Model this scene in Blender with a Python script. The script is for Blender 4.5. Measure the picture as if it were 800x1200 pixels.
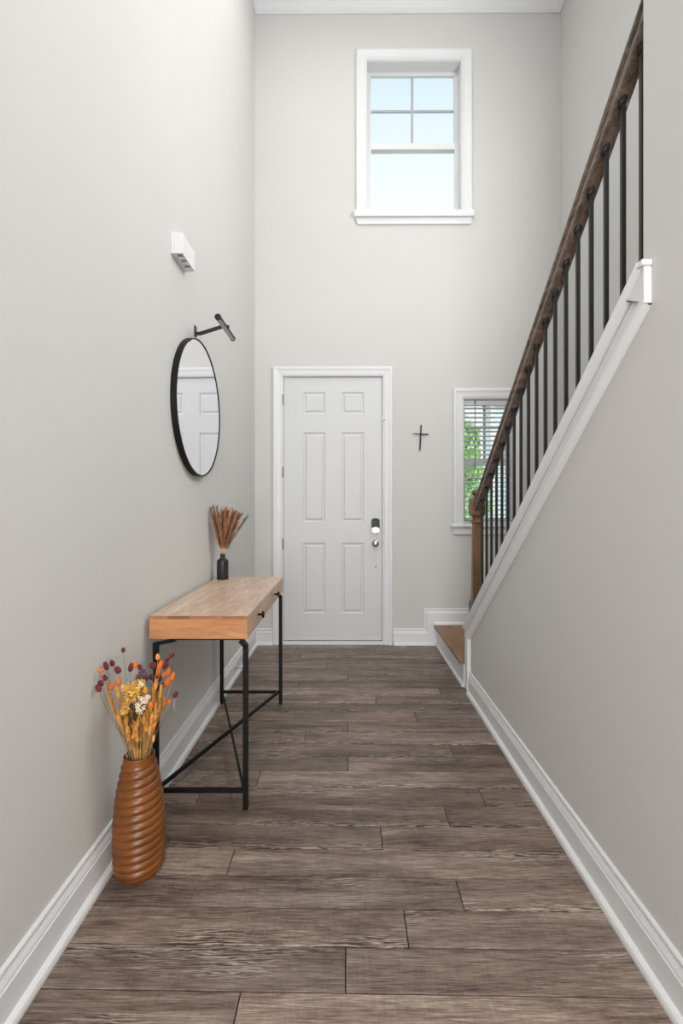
import bpy, bmesh, math, random
from mathutils import Vector, Matrix, noise
random.seed(7)
PI = math.pi
scene = bpy.context.scene
for o in list(bpy.data.objects):
    bpy.data.objects.remove(o)
COL = scene.collection

# ------------------------------------------------------------------ camera
F_PX = 565.0
CAM_H = 1.297
YW = 4.4735                       # back wall plane
cd = bpy.data.cameras.new('camera')
cam = bpy.data.objects.new('camera', cd)
COL.objects.link(cam)
cd.sensor_fit = 'VERTICAL'
cd.sensor_height = 36.0
cd.sensor_width = 24.0
cd.lens = F_PX / 1200 * 36
cam.location = (0, 0, CAM_H)
YAW = 0.005
cam.rotation_euler = (PI / 2, 0, YAW)
cd.shift_x = -(6.5 - F_PX * YAW) / 1200.0
cd.shift_y = -8.5 / 1200.0
cd.clip_start = 0.02
cd.clip_end = 400
scene.camera = cam

# ------------------------------------------------------------------ view
scene.view_settings.view_transform = 'Standard'
scene.view_settings.look = 'None'
scene.view_settings.gamma = 1.0
scene.view_settings.exposure = 0.0
scene.view_settings.use_curve_mapping = False

# ------------------------------------------------------------------ sky
world = bpy.data.worlds.new('sky')
scene.world = world
world.use_nodes = True
nt = world.node_tree
nt.nodes.clear()
wo = nt.nodes.new('ShaderNodeOutputWorld')
bg = nt.nodes.new('ShaderNodeBackground')
tc = nt.nodes.new('ShaderNodeTexCoord')
sp = nt.nodes.new('ShaderNodeSeparateXYZ')
rp = nt.nodes.new('ShaderNodeValToRGB')
rp.color_ramp.elements[0].position = 0.0
rp.color_ramp.elements[0].color = (0.97, 1.0, 1.0, 1)
rp.color_ramp.elements[1].position = 1.0
rp.color_ramp.elements[1].color = (0.45, 0.68, 1.0, 1)
e = rp.color_ramp.elements.new(0.52); e.color = (0.93, 0.985, 1.0, 1)
e = rp.color_ramp.elements.new(0.70); e.color = (0.66, 0.83, 1.0, 1)
nt.links.new(tc.outputs['Generated'], sp.inputs[0])
nt.links.new(sp.outputs['Z'], rp.inputs[0])
nt.links.new(rp.outputs[0], bg.inputs['Color'])
bg.inputs['Strength'].default_value = 1.12
nt.links.new(bg.outputs[0], wo.inputs[0])

# ------------------------------------------------------------------ lights
def area(name, loc, rot, sx, sy, power, color=(1, 1, 1)):
    l = bpy.data.lights.new(name, 'AREA')
    l.shape = 'RECTANGLE'; l.size = sx; l.size_y = sy
    l.energy = power; l.color = color
    o = bpy.data.objects.new(name, l)
    COL.objects.link(o)
    o.location = loc; o.rotation_euler = rot
    return o
# added soft fill from behind the camera; the rear wall has no window
area('rear_fill_light', (0, -3.3, 1.45), (PI / 2, 0, 0), 1.5, 2.0, 122, (1.0, 0.995, 0.985))
# foyer ceiling lamp, above the frame
area('foyer_ceiling_light', (-0.25, 2.9, 5.9), (0, 0, 0), 0.5, 0.5, 20, (1.0, 0.99, 0.975))
# extra fill added at the upper level, no known source
area('upper_fill_light', (0.6, -0.6, 4.6), (PI / 2 - 0.15, 0, 0), 1.8, 1.8, 60, (0.98, 0.99, 1.0))
# unseen panel added to brighten the left wall, hidden by the stair wall
area('stairwell_fill_light', (1.93, 2.2, 3.9), (0, PI / 2, 0), 1.9, 1.5, 70, (0.99, 0.995, 1.0))
# invented overhead fill behind the camera, lifts the lower walls
area('hall_fill_light', (0, -0.6, 2.68), (0, 0, 0), 0.6, 0.6, 26, (1.0, 0.97, 0.93))

# the sun stands behind the house and lights the garden
sl_ = bpy.data.lights.new('sun', 'SUN'); sl_.energy = 2.6; sl_.angle = 0.01; sl_.color = (1.0, 0.97, 0.92)
so = bpy.data.objects.new('sun', sl_); COL.objects.link(so); so.rotation_euler = (math.radians(38), 0, math.radians(-14)); so.location = (0, -5, 12)

# ================================================================== materials
def new_mat(name):
    m = bpy.data.materials.new(name)
    m.use_nodes = True
    n = m.node_tree.nodes
    b = n['Principled BSDF']
    return m, m.node_tree, b

def ramp(nt, stops):
    r = nt.nodes.new('ShaderNodeValToRGB')
    el = r.color_ramp.elements
    el[0].position, el[0].color = stops[0][0], (*stops[0][1], 1)
    el[1].position, el[1].color = stops[-1][0], (*stops[-1][1], 1)
    for p, c in stops[1:-1]:
        q = el.new(p); q.color = (*c, 1)
    return r

def S(r, g, b):
    f = lambda v: (v / 255 / 12.92) if v / 255 <= 0.04045 else ((v / 255 + 0.055) / 1.055) ** 2.4
    return (f(r), f(g), f(b))

def plain(name, col, rough=0.5, metal=0.0, var=0.06, scale=8.0, bump=0.0, bscale=200.0, coat=0.0):
    m, t, b = new_mat(name)
    tcn = t.nodes.new('ShaderNodeTexCoord')
    nz = t.nodes.new('ShaderNodeTexNoise'); nz.inputs['Scale'].default_value = scale
    nz.inputs['Detail'].default_value = 4
    t.links.new(tcn.outputs['Object'], nz.inputs['Vector'])
    r = ramp(t, [(0.3, tuple(c * (1 - var) for c in col)), (0.7, tuple(min(1, c * (1 + var)) for c in col))])
    t.links.new(nz.outputs['Fac'], r.inputs[0])
    t.links.new(r.outputs[0], b.inputs['Base Color'])
    b.inputs['Roughness'].default_value = rough
    b.inputs['Metallic'].default_value = metal
    b.inputs['Coat Weight'].default_value = coat
    if bump:
        n2 = t.nodes.new('ShaderNodeTexNoise'); n2.inputs['Scale'].default_value = bscale
        t.links.new(tcn.outputs['Object'], n2.inputs['Vector'])
        bp = t.nodes.new('ShaderNodeBump'); bp.inputs['Strength'].default_value = bump
        bp.inputs['Distance'].default_value = 0.002
        t.links.new(n2.outputs['Fac'], bp.inputs['Height'])
        t.links.new(bp.outputs[0], b.inputs['Normal'])
    return m

def wood(name, stops, axis=0, stretch=1.4, across=16.0, rough=0.45, bump=0.15, saw=0.0, tone=False, knots=0.0):
    """wood grain running along `axis` in object space"""
    m, t, b = new_mat(name)
    N = t.nodes.new; L = t.links.new
    tcn = N('ShaderNodeTexCoord'); oi = N('ShaderNodeObjectInfo')
    off = N('ShaderNodeVectorMath'); off.operation = 'SCALE'
    cmb = N('ShaderNodeCombineXYZ')
    for i in range(3): L(oi.outputs['Random'], cmb.inputs[i])
    L(cmb.outputs[0], off.inputs[0]); off.inputs['Scale'].default_value = 31.7
    add = N('ShaderNodeVectorMath'); add.operation = 'ADD'
    L(tcn.outputs['Object'], add.inputs[0]); L(off.outputs[0], add.inputs[1])
    # gentle warp
    wn = N('ShaderNodeTexNoise'); wn.inputs['Scale'].default_value = 3.0; wn.inputs['Detail'].default_value = 2
    L(add.outputs[0], wn.inputs['Vector'])
    ws = N('ShaderNodeVectorMath'); ws.operation = 'SCALE'; ws.inputs['Scale'].default_value = 0.035 + 0.05 * knots
    L(wn.outputs['Color'], ws.inputs[0])
    a2 = N('ShaderNodeVectorMath'); a2.operation = 'ADD'
    L(add.outputs[0], a2.inputs[0]); L(ws.outputs[0], a2.inputs[1])
    def mp(s_al, s_ac):
        q = N('ShaderNodeMapping')
        sc = [s_ac] * 3; sc[axis] = s_al
        q.inputs['Scale'].default_value = sc
        L(a2.outputs[0], q.inputs['Vector'])
        return q
    n1 = N('ShaderNodeTexNoise'); n1.inputs['Scale'].default_value = 1.0
    n1.inputs['Detail'].default_value = 6; n1.inputs['Roughness'].default_value = 0.62
    n1.inputs['Distortion'].default_value = 0.7
    L(mp(stretch, across).outputs[0], n1.inputs['Vector'])
    n2 = N('ShaderNodeTexNoise'); n2.inputs['Scale'].default_value = 1.0
    n2.inputs['Detail'].default_value = 5; n2.inputs['Roughness'].default_value = 0.7
    L(mp(stretch * 5, across * 9).outputs[0], n2.inputs['Vector'])
    mix = N('ShaderNodeMix'); mix.data_type = 'FLOAT'
    mix.inputs['Factor'].default_value = 0.42
    L(n1.outputs['Fac'], mix.inputs['A']); L(n2.outputs['Fac'], mix.inputs['B'])
    val = mix.outputs['Result']
    if saw:
        # cathedral figure along one edge and in patches, irregular cross-cut saw marks, dark fibres
        def noise_(q, det, rough=0.6, dist=0.0):
            n_ = N('ShaderNodeTexNoise'); n_.inputs['Scale'].default_value = 1.0; n_.inputs['Detail'].default_value = det
            n_.inputs['Roughness'].default_value = rough; n_.inputs['Distortion'].default_value = dist
            L(q, n_.inputs['Vector']); return n_.outputs['Fac']
        def math_(op, a_, b_, c_=None):
            m_ = N('ShaderNodeMath'); m_.operation = op
            for i_, v_ in enumerate((a_, b_, c_)):
                if v_ is None: continue
                if isinstance(v_, (int, float)): m_.inputs[i_].default_value = v_
                else: L(v_, m_.inputs[i_])
            return m_.outputs[0]
        def raw(sx_, sy_):
            q = N('ShaderNodeMapping'); q.inputs['Scale'].default_value = (sx_, sy_, 1)
            L(add.outputs[0], q.inputs['Vector']); return q.outputs[0]
        wv = N('ShaderNodeTexWave'); wv.wave_type = 'BANDS'; wv.bands_direction = 'Y'
        wv.inputs['Scale'].default_value = 1.0; wv.inputs['Distortion'].default_value = 14.0
        wv.inputs['Detail'].default_value = 4; wv.inputs['Detail Scale'].default_value = 1.6
        L(raw(5, 44), wv.inputs['Vector'])
        sxyz = N('ShaderNodeSeparateXYZ'); L(tcn.outputs['Object'], sxyz.inputs[0])
        pat = noise_(raw(1.6, 7), 2)
        edge = math_('MULTIPLY_ADD', sxyz.outputs['Y'], -3.6, 0.0)          # + at the near edge
        flip = math_('MULTIPLY', edge, math_('SUBTRACT', math_('MULTIPLY', math_('GREATER_THAN', oi.outputs['Random'], 0.35), 1.4), 0.4))
        msk = N('ShaderNodeMapRange'); msk.inputs['From Min'].default_value = 0.54; msk.inputs['From Max'].default_value = 0.70
        L(math_('ADD', pat, flip), msk.inputs['Value'])
        cath = math_('MULTIPLY', math_('SUBTRACT', wv.outputs['Fac'], 0.5), msk.outputs[0])
        val = math_('MULTIPLY_ADD', cath, saw * 1.7, val)
        sawm = math_('SUBTRACT', noise_(raw(110, 14), 3, 0.6, 1.2), 0.5)
        val = math_('MULTIPLY_ADD', sawm, math_('MULTIPLY', noise_(raw(3, 5), 1), saw * 0.9), val)
        fib = math_('SUBTRACT', noise_(raw(14, 330), 4, 0.7), 0.5)
        val = math_('MULTIPLY_ADD', fib, 0.85, val)
        blot = math_('SUBTRACT', noise_(raw(2.2, 9), 3, 0.55, 0.5), 0.5)
        val = math_('MULTIPLY_ADD', blot, 0.50, val)
    r = ramp(t, stops)
    L(val, r.inputs[0])
    out = r.outputs[0]
    if tone:
        at = N('ShaderNodeAttribute'); at.attribute_type = 'OBJECT'; at.attribute_name = 'tone'
        vm = N('ShaderNodeVectorMath'); vm.operation = 'SCALE'
        L(out, vm.inputs[0]); L(at.outputs['Fac'], vm.inputs['Scale'])
        out = vm.outputs[0]
    L(out, b.inputs['Base Color'])
    b.inputs['Roughness'].default_value = rough
    bp = N('ShaderNodeBump'); bp.inputs['Strength'].default_value = bump; bp.inputs['Distance'].default_value = 0.002
    L(val, bp.inputs['Height']); L(bp.outputs[0], b.inputs['Normal'])
    return m

M = {}
M['wall'] = plain('greige_wall_paint', (0.600, 0.593, 0.573), 0.85, var=0.012, scale=1.5, bump=0.05, bscale=350)
M['white'] = plain('white_trim_paint', (0.725, 0.73, 0.74), 0.40, var=0.01)
M['door'] = plain('white_door_paint', (0.635, 0.64, 0.655), 0.42, var=0.01)
M['ceil'] = plain('ceiling_paint', (0.80, 0.80, 0.80), 0.9, var=0.01)
M['plank'] = wood('grey_brown_vinyl_plank', [(0.24, S(52, 40, 33)), (0.38, S(92, 76, 66)), (0.50, S(120, 103, 92)),
                                            (0.62, S(144, 127, 115)), (0.78, S(182, 168, 157))],
                  axis=0, stretch=1.3, across=15, rough=0.48, bump=0.28, saw=0.30, tone=True)
M['subfloor'] = plain('dark_joint', S(26, 18, 15), 0.8)
M['tread'] = wood('brown_stair_tread', [(0.3, S(86, 56, 34)), (0.5, S(128, 92, 62)), (0.7, S(158, 122, 90))], axis=1, stretch=2, across=10, rough=0.45, knots=1)
M['rail'] = wood('dark_stained_oak', [(0.34, S(44, 38, 35)), (0.44, S(86, 74, 66)), (0.56, S(124, 108, 97)), (0.68, S(160, 144, 132))], axis=1, stretch=3, across=46, rough=0.30, bump=0.4)
M['newel'] = wood('stained_oak_post', [(0.3, S(58, 40, 26)), (0.5, S(102, 74, 48)), (0.7, S(134, 100, 70))], axis=2, stretch=3, across=30, rough=0.35)
M['newel_base'] = plain('dark_stained_base', S(66, 56, 50), 0.4)
M['iron'] = plain('satin_black_iron', (0.018, 0.018, 0.017), 0.42, metal=0.35)
M['tiron'] = plain('matte_black_steel', (0.004, 0.004, 0.004), 0.55)
M['tiron'].node_tree.nodes['Principled BSDF'].inputs['Specular IOR Level'].default_value = 0.25
M['ttop'] = wood('lit_mango_top', [(0.28, S(140, 106, 84)), (0.42, S(180, 148, 126)), (0.55, S(204, 178, 156)), (0.68, S(224, 204, 188))], axis=1, stretch=1.8, across=9, rough=0.33, bump=0.05, knots=1)  # same mango, paled to paint in the light washing over the top
M['tend'] = wood('mango_end_board', [(0.3, S(160, 102, 62)), (0.5, S(192, 134, 90)), (0.7, S(210, 156, 112))], axis=0, stretch=2.5, across=14, rough=0.4, bump=0.05, knots=1)
M['tfront'] = wood('mango_drawer_front', [(0.3, S(148, 116, 86)), (0.5, S(186, 156, 126)), (0.7, S(208, 182, 152))], axis=1, stretch=3, across=14, rough=0.4, bump=0.05, knots=1)
M['tedge'] = wood('mango_edge_strip', [(0.3, S(120, 76, 50)), (0.5, S(158, 108, 76)), (0.7, S(186, 138, 104))], axis=0, stretch=3, across=20, rough=0.4, tone=True)
M['mirror'] = new_mat('mirror_glass')[0]
_b = M['mirror'].node_tree.nodes['Principled BSDF']
_b.inputs['Base Color'].default_value = (0.93, 0.93, 0.95, 1); _b.inputs['Metallic'].default_value = 1; _b.inputs['Roughness'].default_value = 0.0
M['chrome'] = plain('brushed_nickel', (0.50, 0.49, 0.48), 0.25, metal=1.0)
M['hinge'] = plain('dull_nickel', (0.30, 0.30, 0.30), 0.4, metal=0.8)
M['black'] = plain('gloss_black_plastic', (0.006, 0.006, 0.006), 0.3)
M['black'].node_tree.nodes['Principled BSDF'].inputs['Specular IOR Level'].default_value = 0.25
M['plastic'] = plain('white_plastic', (0.74, 0.74, 0.75), 0.4, var=0.01)
M['plasticdark'] = plain('vent_recess', (0.34, 0.34, 0.35), 0.5)
M['vase'] = plain('rust_brown_glaze', S(116, 64, 17), 0.36, var=0.22, scale=12, bump=0.05, bscale=300, coat=0.15)
M['bottle'] = plain('matte_black_ceramic', (0.012, 0.012, 0.012), 0.45)
M['diffuser'] = plain('frosted_diffuser', (0.42, 0.42, 0.42), 0.35)
M['blind'] = plain('white_blind_slat', (0.86, 0.86, 0.87), 0.5, var=0.01)
_t = M['blind'].node_tree; _p = _t.nodes['Principled BSDF']; _o = [n for n in _t.nodes if n.type == 'OUTPUT_MATERIAL'][0]
_mx = _t.nodes.new('ShaderNodeMixShader'); _mx.inputs[0].default_value = 0.45
_tl = _t.nodes.new('ShaderNodeBsdfTranslucent'); _tl.inputs['Color'].default_value = (0.9, 0.9, 0.9, 1)
_t.links.new(_p.outputs[0], _mx.inputs[1]); _t.links.new(_tl.outputs[0], _mx.inputs[2]); _t.links.new(_mx.outputs[0], _o.inputs['Surface'])
M['wand'] = plain('grey_wand', (0.10, 0.10, 0.11), 0.3)
M['burg'] = plain('burgundy_tuft', S(104, 40, 44), 0.9, var=0.3, scale=150)
M['orange'] = plain('orange_tuft', S(214, 112, 40), 0.9, var=0.22, scale=150)
M['peach'] = plain('peach_tuft', S(226, 152, 96), 0.9, var=0.15, scale=150)
M['gold'] = plain('golden_grass', S(212, 156, 78), 0.85, var=0.28, scale=60)
M['straw'] = plain('straw_stem', S(204, 158, 92), 0.8, var=0.3, scale=40)
M['yellow'] = plain('yellow_petal', S(222, 170, 82), 0.8, var=0.25, scale=60)
M['cream'] = plain('cream_petal', S(236, 216, 192), 0.8, var=0.1, scale=60)
M['purple'] = plain('purple_floret', S(104, 66, 92), 0.9, var=0.25, scale=90)
M['olive'] = plain('dark_olive_leaf', S(88, 72, 40), 0.8, var=0.3, scale=60)
M['thin'] = plain('thin_grey_stem', S(128, 118, 104), 0.8)
M['pampas'] = plain('pampas_brown', S(176, 128, 96), 0.95, var=0.2, scale=50)
M['pampasgrey'] = plain('pampas_grey', S(120, 112, 106), 0.95, var=0.2, scale=50)
M['leaf'] = plain('tree_leaf', S(168, 214, 142), 0.7, var=0.35, scale=1.2)
M['bark'] = plain('bark', S(110, 92, 76), 0.9, var=0.2)
M['lawn'] = plain('lawn', S(186, 192, 172), 0.95, var=0.2, scale=1)
M['siding'] = plain('pale_blue_siding', S(206, 222, 232), 0.7, var=0.02)
M['roof'] = plain('grey_roof', S(170, 176, 184), 0.9, var=0.1)
def glass_mat():
    m = bpy.data.materials.new('window_glass'); m.use_nodes = True
    t = m.node_tree; t.nodes.clear()
    o = t.nodes.new('ShaderNodeOutputMaterial'); mx = t.nodes.new('ShaderNodeMixShader')
    tr = t.nodes.new('ShaderNodeBsdfTransparent'); gl = t.nodes.new('ShaderNodeBsdfGlossy')
    fr = t.nodes.new('ShaderNodeFresnel'); fr.inputs['IOR'].default_value = 1.35
    gl.inputs['Roughness'].default_value = 0.0
    tr.inputs['Color'].default_value = (0.98, 0.99, 0.985, 1)
    t.links.new(fr.outputs[0], mx.inputs[0]); t.links.new(tr.outputs[0], mx.inputs[1])
    t.links.new(gl.outputs[0], mx.inputs[2]); t.links.new(mx.outputs[0], o.inputs[0])
    return m
M['glass'] = glass_mat()

# ================================================================== helpers
def link(name, bm, mat, parent=None, smooth=False, loc=None, kind=None, normals=True):
    if normals: bmesh.ops.recalc_face_normals(bm, faces=bm.faces)
    me = bpy.data.meshes.new(name)
    bm.to_mesh(me); bm.free()
    if smooth:
        me.polygons.foreach_set('use_smooth', [True] * len(me.polygons))
    mats = mat if isinstance(mat, (list, tuple)) else [mat]
    for m_ in mats: me.materials.append(M[m_] if isinstance(m_, str) else m_)
    o = bpy.data.objects.new(name, me)
    COL.objects.link(o)
    if loc is not None:
        lv = Vector(loc)
        me.transform(Matrix.Translation(-lv))     # mesh built in world space, origin moved to loc
        o.location = lv
    if parent is not None:
        o.parent = parent
        o.location = Vector(o.location) - world_loc(parent)
    if kind: o['kind'] = kind
    return o

def world_loc(p):
    v = Vector((0, 0, 0))
    while p is not None:
        v = v + Vector(p.location); p = p.parent
    return v

def thing(name, label, cat, loc=(0, 0, 0), group=None):
    o = bpy.data.objects.new(name, None)
    COL.objects.link(o); o.location = loc; o.empty_display_size = 0.05
    o['label'] = label; o['category'] = cat
    if group: o['group'] = group
    return o

def tag(o, label, cat, group=None):
    o['label'] = label; o['category'] = cat
    if group: o['group'] = group
    return o

def structure(name, label=None):
    o = bpy.data.objects.new(name, None)
    COL.objects.link(o); o['kind'] = 'structure'; o.empty_display_size = 0.05
    if label: o['label'] = label
    return o

def box(bm, x0, x1, y0, y1, z0, z1, bev=0.0, mi=0):
    r = bmesh.ops.create_cube(bm, size=1.0)
    vs = r['verts']
    for v in vs:
        v.co = Vector(((x0 + x1) / 2 + v.co.x * (x1 - x0), (y0 + y1) / 2 + v.co.y * (y1 - y0), (z0 + z1) / 2 + v.co.z * (z1 - z0)))
    if bev:
        es = list({e for v in vs for e in v.link_edges})
        rr = bmesh.ops.bevel(bm, geom=es, offset=bev, segments=2 if bev > 0.002 else 1, affect='EDGES', profile=0.6)
    if mi:
        for f in bm.faces:
            if all(v in vs for v in f.verts): f.material_index = mi

def BX(*a, **k):
    bm = bmesh.new(); box(bm, *a, **k); return bm

def sweep(bm, path, prof, mapf, segs=None, caps=True):
    """mitred sweep: path 2D points, prof (a along left normal, b out of plane)"""
    n = len(path)
    P = [Vector(p) for p in path]
    offs = []
    for i in range(n):
        if i == 0: d = (P[1] - P[0]).normalized(); nn = Vector((-d.y, d.x))
        elif i == n - 1: d = (P[-1] - P[-2]).normalized(); nn = Vector((-d.y, d.x))
        else:
            d1 = (P[i] - P[i - 1]).normalized(); d2 = (P[i + 1] - P[i]).normalized()
            n1 = Vector((-d1.y, d1.x)); n2 = Vector((-d2.y, d2.x))
            s = (n1 + n2); s.normalize()
            nn = s / max(0.2, s.dot(n1))
        offs.append(nn)
    for i in range(n - 1):
        if segs is not None and i not in segs: continue
        A = [bm.verts.new(mapf(*(P[i] + offs[i] * a), b)) for a, b in prof]
        B = [bm.verts.new(mapf(*(P[i + 1] + offs[i + 1] * a), b)) for a, b in prof]
        for k in range(len(prof) - 1):
            bm.faces.new((A[k], A[k + 1], B[k + 1], B[k]))
        bm.faces.new((A[-1], A[0], B[0], B[-1]))
        if caps:
            bm.faces.new(A); bm.faces.new(list(reversed(B)))

def prism(bm, poly, mapf, t0, t1):
    A = [bm.verts.new(mapf(p[0], p[1], t0)) for p in poly]
    B = [bm.verts.new(mapf(p[0], p[1], t1)) for p in poly]
    n = len(poly)
    bm.faces.new(A); bm.faces.new(list(reversed(B)))
    for i in range(n):
        j = (i + 1) % n
        bm.faces.new((A[i], B[i], B[j], A[j]))

def tube(bm, pts, r, seg=6, r2=None, closed=False, caps=True):
    pts = [Vector(p) for p in pts]; n = len(pts)
    rings = []
    up = None
    for i, p in enumerate(pts):
        a = pts[(i - 1) % n] if (closed or i > 0) else p
        b = pts[(i + 1) % n] if (closed or i < n - 1) else p
        d = (b - a).normalized()
        if up is None:
            up = Vector((0, 0, 1)) if abs(d.z) < 0.9 else Vector((1, 0, 0))
        u = d.cross(up).normalized(); v = u.cross(d).normalized(); up = v
        rr = r if r2 is None else r + (r2 - r) * i / max(1, n - 1)
        rings.append([bm.verts.new(p + (u * math.cos(2 * PI * k / seg) + v * math.sin(2 * PI * k / seg)) * rr) for k in range(seg)])
    m = n if closed else n - 1
    for i in range(m):
        A = rings[i]; B = rings[(i + 1) % n]
        for k in range(seg):
            bm.faces.new((A[k], A[(k + 1) % seg], B[(k + 1) % seg], B[k]))
    if caps and not closed:
        bm.faces.new(list(reversed(rings[0]))); bm.faces.new(rings[-1])

def sqbar(bm, a, b, w, w2=None):
    """square section bar between two points"""
    a, b = Vector(a), Vector(b); d = (b - a).normalized()
    up = Vector((0, 0, 1)) if abs(d.z) < 0.9 else Vector((0, 1, 0))
    u = d.cross(up).normalized(); v = u.cross(d).normalized()
    h = w / 2; h2 = (w2 or w) / 2
    A = [bm.verts.new(a + u * sx * h + v * sy * h2) for sx, sy in ((-1, -1), (1, -1), (1, 1), (-1, 1))]
    B = [bm.verts.new(b + u * sx * h + v * sy * h2) for sx, sy in ((-1, -1), (1, -1), (1, 1), (-1, 1))]
    bm.faces.new(A); bm.faces.new(list(reversed(B)))
    for i in range(4):
        bm.faces.new((A[i], A[(i + 1) % 4], B[(i + 1) % 4], B[i]))

def lathe(bm, prof, cx, cy, seg=32, fn=None):
    """prof list of (r, z)"""
    rings = []
    for r, z in prof:
        if r < 1e-6:
            rings.append([bm.verts.new((cx, cy, z))])
        else:
            rings.append([bm.verts.new((cx + r * math.cos(2 * PI * k / seg), cy + r * math.sin(2 * PI * k / seg), z)) for k in range(seg)])
    for A, B in zip(rings, rings[1:]):
        if len(A) == 1 and len(B) == 1: continue
        for k in range(seg):
            k2 = (k + 1) % seg
            if len(A) == 1: bm.faces.new((A[0], B[k2], B[k]))
            elif len(B) == 1: bm.faces.new((A[k], A[k2], B[0]))
            else: bm.faces.new((A[k], A[k2], B[k2], B[k]))

def at(px, py, Y):
    """point at depth Y seen at photo pixel (px, py)"""
    return Vector(((px - 406.5) * Y / F_PX, Y, CAM_H + (591.5 - py) * Y / F_PX))

# ================================================================== the room
XL, XR, XS = -0.858, 0.850, 1.975      # left wall, right (stair) wall face, stairwell wall
ZC = 5.995                              # foyer ceiling
YB = -3.5                               # rear wall
XZ = lambda y0: (lambda a, b, c: (a, y0 - c, b))      # back-wall plane mapping, c out into the room
YZL = lambda a, b, c: (XL + c, a, b)
YZR = lambda a, b, c: (XR - c, a, b)

def wall_grid(name, xs, zs, holes, y0, y1, mat):
    bm = bmesh.new()
    for i in range(len(xs) - 1):
        for j in range(len(zs) - 1):
            if (i, j) in holes: continue
            box(bm, xs[i], xs[i + 1], y0, y1, zs[j], zs[j + 1])
    bmesh.ops.remove_doubles(bm, verts=bm.verts, dist=1e-5)
    # drop interior double faces
    seen = {}
    for f in list(bm.faces):
        k = tuple(sorted(v.index for v in f.verts)) if False else tuple(sorted((round(v.co.x, 4), round(v.co.y, 4), round(v.co.z, 4)) for v in f.verts))
        seen.setdefault(k, []).append(f)
    dele = [f for fs in seen.values() if len(fs) > 1 for f in fs]
    bmesh.ops.delete(bm, geom=dele, context='FACES_ONLY')
    return link(name, bm, mat, kind='structure')

DX0, DX1, DZ1 = -0.602, 0.336, 2.490
U = dict(x0=0.178, x1=1.0626, z0=4.010, z1=5.417)
Lw = dict(x0=1.073, x1=1.540, z0=1.117, z1=2.283)
xs = [XL - 0.12, DX0, U['x0'], DX1, U['x1'], Lw['x0'], Lw['x1'], XS + 0.12]
xs = sorted(xs)
zs = sorted([0.0, DZ1, U['z0'], U['z1'], Lw['z0'], Lw['z1'], ZC + 0.1])
def cells(x0, x1, z0, z1):
    return {(i, j) for i in range(len(xs) - 1) for j in range(len(zs) - 1)
            if xs[i] >= x0 - 1e-6 and xs[i + 1] <= x1 + 1e-6 and zs[j] >= z0 - 1e-6 and zs[j + 1] <= z1 + 1e-6}
holes = cells(DX0, DX1, 0, DZ1) | cells(U['x0'], U['x1'], U['z0'], U['z1']) | cells(Lw['x0'], Lw['x1'], Lw['z0'], Lw['z1'])
wall_grid('wall_back', xs, zs, holes, YW, YW + 0.16, 'wall')
link('wall_left', BX(XL - 0.12, XL, YB, YW, 0, ZC + 0.1), 'wall', kind='structure')
link('wall_stairwell', BX(XS, XS + 0.12, YB, YW, 0, ZC + 0.1), 'wall', kind='structure')
link('wall_rear', BX(XL - 0.12, XS + 0.12, YB - 0.12, YB, 0, ZC + 0.1), 'wall', kind='structure')

# stair wall: sloping knee wall and the full height wall in one plane
CAPM = 0.754
YE = 3.43                                # far end of the knee wall
def capz(y): return 0.426 + CAPM * (YE - y)
YF = 1.388                               # where the full height wall starts
YLV = 1.368                               # cap levels off
ZLV = capz(YLV)
bm = bmesh.new()
poly = [(YE, 0), (YE, capz(YE) - 0.02), (YF, capz(YF) - 0.02), (YF, ZC + 0.1), (YB, ZC + 0.1), (YB, 0)]
prism(bm, poly, lambda a, b, c: (c, a, b), XR, XR + 0.095)
link('wall_right', bm, 'wall', kind='structure')

link('ceiling', BX(XL - 0.12, XS + 0.12, YB, YW + 0.16, ZC, ZC + 0.1), 'ceil', kind='structure')
# lower hall ceiling / upper floor behind the camera
link('ceiling_hall', BX(XL, XR, YB, 0.35, 2.75, 3.05), 'ceil', kind='structure')

# ---- floor: sub floor with separate planks
fl = link('floor', BX(XL - 0.12, XS + 0.12, YB - 0.12, YW + 0.16, -0.08, -0.006), 'subfloor', kind='structure')
PITCH = 0.1337; Y0P = 1.2806; ROT = -0.0108
joint = {-1: [-0.283], 0: [-0.004], 1: [0.181], 2: [0.376], 3: [-0.422], 4: [0.134], 5: [0.415], 6: [0.599, -0.66], 7: [-0.42],
         8: [0.004], 9: [0.55], 10: [-0.233], 11: [0.005], 12: [0.42], 13: [-0.62], 14: [0.194], 15: [0.645], 16: [-0.35], 17: [0.005],
         18: [0.31], 19: [-0.16], 20: [0.1], 21: [-0.4], 22: [0.25], 23: [0.55]}
tones = {-1: [0.92, 1.38], 0: [0.80, 1.02], 1: [1.10, 1.02], 2: [0.86, 1.18], 3: [1.08, 1.06], 4: [0.78, 1.06], 5: [0.84, 0.80], 6: [1.1, 0.84, 0.80],
         7: [0.78, 1.02], 8: [0.74, 0.92], 9: [0.76, 0.70], 10: [0.80, 1.12], 11: [0.78, 0.95], 12: [1.12, 0.72], 13: [0.8, 0.74], 14: [0.98, 0.78],
         15: [1.12, 0.76], 16: [0.72, 0.72], 17: [1.1, 0.72]}
rowsn = 0
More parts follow.
